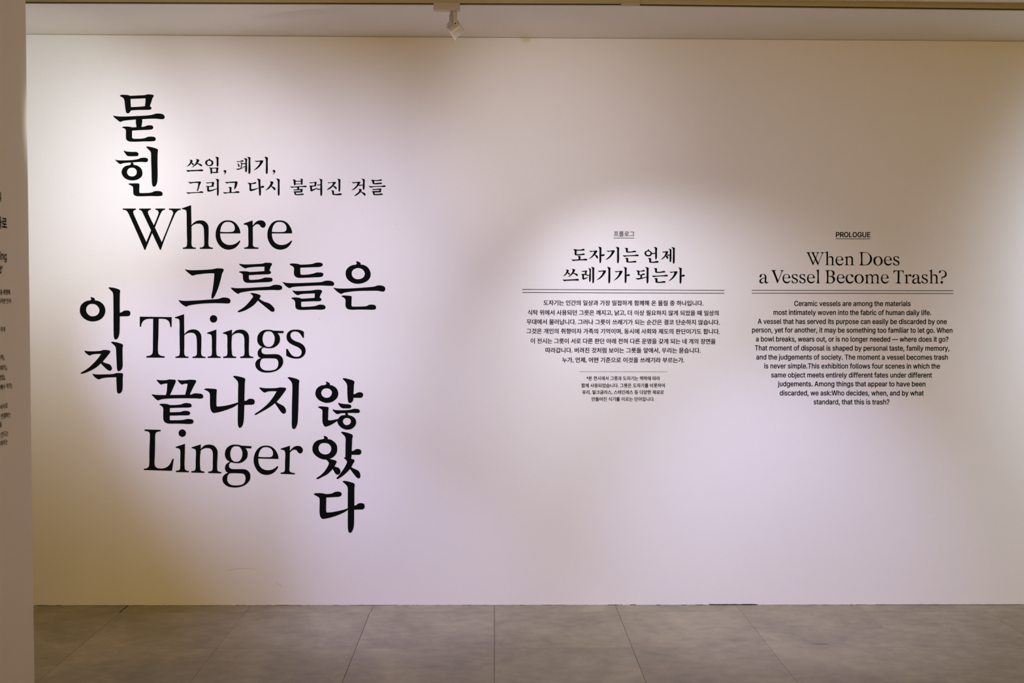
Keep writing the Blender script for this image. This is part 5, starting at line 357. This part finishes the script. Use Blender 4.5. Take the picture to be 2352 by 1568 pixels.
TEXTS = [
('wall_text', 'small underlined Korean word at the top of the Korean text column', [('text', (0.58394, 1.82155), (0.68585, 1.82155), '프롤로그', 0.0289, 0.016, 0.085), ('rule', (0.58355, 1.81474), (0.6859, 1.81474), 0.00248)]),
('wall_text', 'double black rule under the Korean heading', [('rule', (0.13692, 1.56137), (1.1305, 1.56053), 0.00291), ('rule', (0.13697, 1.54687), (1.13065, 1.54599), 0.00291)]),
('wall_text', 'seven-line centred Korean paragraph', [('text', (0.24123, 1.48365), (1.02782, 1.48405), '도자기는 인간의 일상과 가장 밀접하게 함께해 온 물질 중 하나입니다.', 0.02825, 0.027, 0.085), ('text', (0.1643, 1.43579), (1.10325, 1.43571), '식탁 위에서 사용되던 그릇은 깨지고, 낡고, 더 이상 필요하지 않게 되었을 때 일상의', 0.02825, 0.027, 0.085), ('text', (0.15913, 1.39006), (1.10973, 1.39032), '무대에서 물러납니다. 그러나 그릇이 쓰레기가 되는 순간은 결코 단순하지 않습니다.', 0.02825, 0.027, 0.085), ('text', (0.15824, 1.34475), (1.11021, 1.34488), '그것은 개인의 취향이자 가족의 기억이며, 동시에 사회와 제도의 판단이기도 합니다.', 0.02825, 0.027, 0.085), ('text', (0.17895, 1.29646), (1.08986, 1.29636), '이 전시는 그릇이 서로 다른 판단 아래 전혀 다른 운명을 갖게 되는 네 개의 장면을', 0.02825, 0.027, 0.085), ('text', (0.2521, 1.25085), (1.017, 1.25132), '따라갑니다. 버려진 것처럼 보이는 그릇들 앞에서, 우리는 묻습니다.', 0.02825, 0.027, 0.085), ('text', (0.33391, 1.20349), (0.93621, 1.20346), '누가, 언제, 어떤 기준으로 이것을 쓰레기라 부르는가.', 0.02825, 0.027, 0.085)]),
('wall_text', 'dotted black rule between the Korean paragraph and its footnote', [('dots', (0.42286, 1.15867), (0.84935, 1.1588), 55)]),
('wall_text', 'four-line small Korean footnote with asterisk below the dotted rule', [('text', (0.45485, 1.11583), (0.81747, 1.11619), '*본 전시에서 그릇과 도자기는 맥락에 따라', 0.02243, 0.027, 0.085), ('text', (0.42953, 1.08034), (0.84184, 1.08121), '함께 사용되었습니다. 그릇은 도자기를 비롯하여', 0.02243, 0.027, 0.085), ('text', (0.43379, 1.04727), (0.83718, 1.04786), '유리, 밀크글라스, 스테인레스 등 다양한 재료로', 0.02243, 0.027, 0.085), ('text', (0.48056, 1.01319), (0.79145, 1.01357), '만들어진 식기를 이르는 단어입니다.', 0.02243, 0.027, 0.085)]),
('wall_text', 'small underlined sans-serif word PROLOGUE', [('text', (1.67728, 1.82357), (1.84779, 1.82428), 'PROLOGUE', 0.03322, 0.031, 0), ('rule', (1.67697, 1.81546), (1.84771, 1.81574), 0.00259)]),
('wall_text', 'double black rule under the English heading', [('rule', (1.26555, 1.56142), (2.2627, 1.56271), 0.00291), ('rule', (1.26572, 1.54709), (2.26296, 1.54834), 0.00291)]),
('wall_text', 'twelve-line centred English paragraph', [('text', (1.47568, 1.48507), (2.05241, 1.4865), 'Ceramic vessels are among the materials', 0.03337, 0.025, 0), ('text', (1.37403, 1.44126), (2.15512, 1.44239), 'most intimately woven into the fabric of human daily life.', 0.03337, 0.025, 0), ('text', (1.29648, 1.39666), (2.23351, 1.39838), 'A vessel that has served its purpose can easily be discarded by one', 0.03337, 0.025, 0), ('text', (1.26901, 1.35455), (2.26263, 1.35546), 'person, yet for another, it may be something too familiar to let go. When', 0.03337, 0.025, 0), ('text', (1.28867, 1.30999), (2.2431, 1.31131), 'a bowl breaks, wears out, or is no longer needed — where does it go?', 0.03337, 0.025, 0), ('text', (1.28381, 1.26596), (2.24867, 1.26698), 'That moment of disposal is shaped by personal taste, family memory,', 0.03337, 0.025, 0), ('text', (1.29143, 1.22109), (2.24169, 1.22238), 'and the judgements of society. The moment a vessel becomes trash', 0.03337, 0.025, 0), ('text', (1.33094, 1.17734), (2.20352, 1.17832), 'is never simple.This exhibition follows four scenes in which the', 0.03337, 0.025, 0), ('text', (1.36617, 1.13289), (2.1649, 1.13382), 'same object meets entirely different fates under different', 0.03337, 0.025, 0), ('text', (1.39927, 1.08905), (2.13254, 1.08974), 'judgements. Among things that appear to have been', 0.03337, 0.025, 0), ('text', (1.40975, 1.04405), (2.12488, 1.04483), 'discarded, we ask:Who decides, when, and by what', 0.03337, 0.025, 0), ('text', (1.57828, 1.00018), (1.9552, 1.00045), 'standard, that this is trash?', 0.03337, 0.025, 0)])]
PTEXTS = [
('partition_text', 'end of a large Korean heading line, topmost on the left partition', [((-1.46221, 1.8625), (-1.39606, 1.8625), '하니', 0.03675, 0.045, 0.085), ((-1.43666, 1.76526), (-1.34963, 1.76526), '나로', 0.04605, 0.045, 0.085)]),
('partition_text', 'end of a bold English heading on the left partition', [((-1.41199, 1.6525), (-1.35585, 1.6525), 'ing', 0.03872, 0.03, 0), ((-1.42707, 1.60226), (-1.39059, 1.60226), 'd’', 0.0384, 0.03, 0)]),
('partition_text', 'ends of two small Korean lines just below the English heading on the partition', [((-1.41532, 1.52475), (-1.33117, 1.52475), '음·취향에', 0.02175, 0.024, 0.085), ((-1.43246, 1.49253), (-1.32466, 1.49253), '둘러싼 인식', 0.02178, 0.024, 0.085)]),
('partition_text', 'single short Korean line end halfway down the left partition', [((-1.41705, 1.38922), (-1.37834, 1.38922), '하게', 0.0215, 0.024, 0.085)]),
('partition_text', 'ends of four Korean list lines with closing brackets on the partition', [((-1.44216, 1.28743), (-1.38529, 1.28743), '유적),', 0.02179, 0.024, 0.085), ((-1.44116, 1.2494), (-1.36431, 1.2494), '아파트),', 0.0219, 0.024, 0.085), ((-1.43901, 1.21457), (-1.3821, 1.21457), '영업),', 0.0218, 0.024, 0.085), ((-1.44442, 1.179), (-1.32712, 1.179), '이혜수 작가)', 0.02209, 0.024, 0.085)]),
('partition_text', 'ends of the lowest five Korean lines on the left partition', [((-1.44308, 1.1081), (-1.36511, 1.1081), ', 서사로', 0.02221, 0.024, 0.085), ((-1.44933, 1.07255), (-1.34074, 1.07255), '고 연결하는', 0.02234, 0.024, 0.085), ((-1.43665, 1.04402), (-1.4169, 1.04402), '을', 0.02194, 0.024, 0.085), ((-1.45079, 1.0064), (-1.36277, 1.0064), '께 만드는', 0.02223, 0.024, 0.085), ((-1.44926, 0.975), (-1.36938, 0.975), '보여주는', 0.02219, 0.024, 0.085)])]
byb = {}
for _, _, ls in TEXTS:
    for l in ls:
        if l[0] == 'text' and not all(ch in LAT for ch in l[3]): byb.setdefault(l[5], []).append(l[3])
for _, _, ls in PTEXTS:
    for l in ls:
        if not all(ch in LAT for ch in l[2]): byb.setdefault(l[4], []).append(l[2])
for b_, ls in byb.items(): preload(list(dict.fromkeys(ls)), b_)
for nm, lab, lines in TEXTS:
    t = thing(nm, lab, 'wall text', (lines[0][1][0], 0, lines[0][1][1]))
    for kind, A, B, *r in lines:
        if kind == 'rule': rule(t, A, B, r[0])
        elif kind == 'dots':
            for i in range(r[0]):
                f = i / (r[0] - 1); x = A[0] + f * (B[0] - A[0]); z = A[1] + f * (B[1] - A[1])
                rule(t, (x - .0017, z), (x + .0017, z), .0034, 'dot')
        else: text_line(t, r[0], A, B, r[1], r[2], dy=r[3])
# ---------------------------------------------------------------- lettering on the partition, only its right-hand ends are in view
for nm, lab, lines in PTEXTS:
    t = thing(nm, lab, 'wall text', (PX, lines[0][1][0], lines[0][1][1]))
    for A, B, s, em, bold, dy in lines: text_line(t, s, A, B, em, bold, plane='part', dy=dy)

# ---------------------------------------------------------------- marks on the wall
def strip(name, pts, wd, m, parent, y=-.0003):
    V, F = [], []
    for i, (x, z) in enumerate(pts):
        a = pts[max(0, i - 1)]; b = pts[min(len(pts) - 1, i + 1)]; d = Vector((b[0] - a[0], b[1] - a[1])).normalized()
        k = wd * math.sin(math.pi * (i + .5) / len(pts)) / 2
        V += [(x - d.y * k, y, z + d.x * k), (x + d.y * k, y, z - d.x * k)]
    for i in range(len(pts) - 1): F.append((2 * i, 2 * i + 1, 2 * i + 3, 2 * i + 2))
    me = bpy.data.meshes.new(name); me.from_pydata(V, [], F); return link(name, me, m, parent)
strip('scuff_mark', [(-1.32691, 0.16876), (-1.3055, 0.17524), (-1.26271, 0.18172), (-1.21994, 0.18386), (-1.18787, 0.18168), (-1.16651, 0.17734)], .0035, M_SCUFF, wall)
strip('scuff_mark', [(-1.08119, 0.12099), (-1.06412, 0.11014), (-1.04918, 0.09929), (-1.04709, 0.08629)], .004, M_SCUFF, wall)
strip('speck', [(-0.85854, 1.41452), (-0.8564149999999999, 1.413885), (-0.85429, 1.41325)], .0022, M_SPECK, wall)
strip('speck', [(-0.4797, 1.87793), (-0.47758, 1.8773), (-0.47546, 1.87667)], .0022, M_SPECK, wall)
strip('speck', [(-0.67734, 0.59213), (-0.675205, 0.591485), (-0.67307, 0.59084)], .0022, M_SPECK, wall)
strip('speck', [(-0.70831, 2.07988), (-0.706195, 2.07926), (-0.70408, 2.07864)], .0022, M_SPECK, wall)

# ---------------------------------------------------------------- lighting track on the ceiling
track = thing('lighting_track', 'pale lighting track with dark slot running along the ceiling above the wall', 'track', (0.53416, -0.73256, 2.76081))
def rail(P, Q, name):
    h = CEIL - P[2]
    prof = [(0, 0), (.0012, 0), (.0012, h - .004), (.029, h - .004), (.029, 0), (.033, 0), (.033, h), (0, h), (0, h * .78), (-.0012, h * .76), (-.0012, h * .7), (0, h * .68)]
    V = [(P[0], P[1] + a, P[2] + b) for a, b in prof] + [(Q[0], Q[1] + a, Q[2] + b) for a, b in prof]; n = len(prof)
    bm = bmesh.new(); vs = [bm.verts.new(v) for v in V]
    for i in range(n): j = (i + 1) % n; bm.faces.new((vs[i], vs[j], vs[n + j], vs[n + i]))
    bm.faces.new(vs[:n]); bm.faces.new(vs[n:]); bmesh.ops.recalc_face_normals(bm, faces=bm.faces)
    me = bpy.data.meshes.new(name); bm.to_mesh(me); bm.free()
    r = local(link(name, me, M_TRACK), track)
    pr = [(.0013, .003), (.0289, .003), (.0289, h - .0042), (.0013, h - .0042)]
    V = [(P[0], P[1] + a, P[2] + b) for a, b in pr] + [(Q[0], Q[1] + a, Q[2] + b) for a, b in pr]
    me = bpy.data.meshes.new('slot'); me.from_pydata(V, [], [(0, 1, 5, 4), (1, 2, 6, 5), (2, 3, 7, 6), (3, 0, 4, 7), (3, 2, 1, 0), (4, 5, 6, 7)])
    s = link('slot', me, M_DARK); s.parent = r; s.matrix_parent_inverse = Matrix.Identity(4); return r
rail((-2.56654, -0.68188, 2.76081), (0.53416, -0.73256, 2.76081), 'rail'); rail((0.61207, -0.72771, 2.76081), (3.90684, -0.67026, 2.76081), 'rail')
jc = (0.53316, 0.61307, -0.73256, 2.76081)
local(box('joint_cover', (jc[0], jc[2] - .0015, jc[3] - .0012), (jc[1], jc[2] + .034, CEIL), M_TRACK, bevel=.001), track)
# ---------------------------------------------------------------- the one spotlight in view
LX0, LX1, LY, LZ = (-0.25954, -0.14815, -0.7297, 2.76081)
lamp = thing('track_spotlight', 'white tilted cylinder spotlight hanging from the ceiling track', 'spotlight', ((LX0 + LX1) / 2, LY + .016, LZ))
ad = local(box('track_adapter', (LX0, LY, LZ - .031), (LX1, LY + .032, LZ + .001), M_LAMP, bevel=.0025), lamp)
YX, YZ = (-0.17675, 2.73166)      # x of yoke centre, z of its top
PZ = 2.66923          # pivot height
CXH, CZH = (-0.16414, 2.65413)
def loft(rings, m, name, parent, caps=True, label=None):
    bm = bmesh.new(); R_ = [[bm.verts.new(p) for p in r] for r in rings]
    for a, b in zip(R_, R_[1:]):
        for i in range(len(a)): j = (i + 1) % len(a); bm.faces.new((a[i], a[j], b[j], b[i]))
    if caps: bm.faces.new(R_[0]); bm.faces.new(R_[-1])
    bmesh.ops.recalc_face_normals(bm, faces=bm.faces)
    for f in bm.faces: f.smooth = len(f.verts) == 4
    me = bpy.data.meshes.new(name); bm.to_mesh(me); bm.free(); o = link(name, me, m, None, label)
    if parent is not None: local(o, parent)
    return o
def ring(c, ax, r, n=40):
    ax = ax.normalized(); u = ax.orthogonal().normalized(); v = ax.cross(u)
    return [c + u * r * math.cos(2 * math.pi * k / n) + v * r * math.sin(2 * math.pi * k / n) for k in range(n)]
neck_c = Vector((YX + .002, LY + .016, LZ - .031))
loft([ring(neck_c, Vector((0, 0, -1)), .0045), ring(neck_c + Vector((0, 0, -.006)), Vector((0, 0, -1)), .0045)], M_DARK, 'swivel', lamp)
# yoke: two stadium plates joined at the top, turned a little so that both show
sep = Vector((-.0195, .064, 0)); mid = Vector((YX, LY + .016, 0))
def yoke():
    side = Vector((sep.y, -sep.x, 0)).normalized(); path = []
    zt, hh = YZ - .001, .026
    for k in range(7): path.append((-.5, PZ - .0095 + .0075 * (1 - math.cos(k / 6 * math.pi / 2)), .0075 * math.sin(max(.12, k / 6) * math.pi / 2) / .0075))
    for k in range(17):
        a = math.pi * k / 16; path.append((-.5 * math.cos(a), zt - hh + hh * math.sin(a) ** .8 if 0 < k < 16 else zt - hh, 1))
    for k in range(6, -1, -1): path.append((.5, PZ - .0075 + .0075 * (1 - math.cos(k / 6 * math.pi / 2)), math.sin(max(.12, k / 6) * math.pi / 2)))
    bm = bmesh.new(); rows = []
    for i, (s_, z, wf) in enumerate(path):
        p = mid + sep * s_ + Vector((0, 0, z)); q0 = path[max(0, i - 1)]; q1 = path[min(len(path) - 1, i + 1)]
        d = (sep * (q1[0] - q0[0]) + Vector((0, 0, q1[1] - q0[1]))).normalized(); nn = side.cross(d).normalized() * .0015; w_ = side * .0083 * wf
        rows.append([bm.verts.new(v) for v in (p - w_ - nn, p + w_ - nn, p + w_ + nn, p - w_ + nn)])
    for a, b in zip(rows, rows[1:]):
        for i in range(4): bm.faces.new((a[i], a[(i + 1) % 4], b[(i + 1) % 4], b[i]))
    bm.faces.new(rows[0]); bm.faces.new(rows[-1]); bmesh.ops.recalc_face_normals(bm, faces=bm.faces)
    me = bpy.data.meshes.new('yoke'); bm.to_mesh(me); bm.free(); return local(link('yoke', me, M_LAMP), lamp)
yoke()
axis = Vector((-.8, .085, -.585)).normalized()          # the way the lamp points
hc = Vector((CXH, LY + .016, CZH)); L = .052; R0 = .0292
prof = [(-L / 2, .012), (-L / 2, R0 - .003), (-L / 2 + .003, R0 - .0006), (-L / 2 + .004, R0), (L / 2 - .003, R0), (L / 2 - .003, R0 + .003), (L / 2 + .0015, R0 + .003), (L / 2 + .0015, R0 - .002), (L / 2 - .008, R0 - .006)]
hd = loft([ring(hc + axis * t, axis, r) for t, r in prof], M_LAMP, 'lamp_head', lamp)
md = hd.modifiers.new('edges', 'EDGE_SPLIT'); md.split_angle = math.radians(28)
ln = loft([ring(hc + axis * (L / 2 - .007), axis, R0 - .0065), ring(hc + axis * (L / 2 - .0055), axis, R0 - .010), ring(hc + axis * (L / 2 - .005), axis, .004)], M_LENS, 'lens', None)
ln.parent = hd; ln.matrix_parent_inverse = Matrix.Identity(4)
rim = loft([ring(hc + axis * (L / 2 + .0012), axis, R0 + .0048), ring(hc + axis * (L / 2 + .006), axis, R0 + .0048), ring(hc + axis * (L / 2 + .006), axis, R0 - .002), ring(hc + axis * (L / 2 + .0012), axis, R0 - .002)], M_LENS, 'front_rim', None, caps=False)
rim.parent = hd; rim.matrix_parent_inverse = Matrix.Identity(4)
loft([[hc + axis * a + axis.cross(Vector((0, 1, 0))).normalized() * -.0 + Vector((0, y, 0)) + Vector((-.585, 0, .8)) * b for a, b in ((.021, .02), (.021, .038), (-.0, .044), (-.014, .03))] for y in (-.012, .012)], M_LAMP, 'driver_housing', lamp)
nrm = sep.normalized(); pc = mid - sep * .5 + Vector((0, 0, PZ)); 
loft([ring(pc - nrm * .0012, nrm, .0058, 24), ring(pc - nrm * .0026, nrm, .0056, 24)], M_LAMP, 'pivot_boss', lamp)
loft([ring(pc - nrm * .0026, nrm, .0032, 20), ring(pc - nrm * .0034, nrm, .0028, 20)], M_DARK, 'pivot_screw', lamp)
bpy.context.view_layer.update()
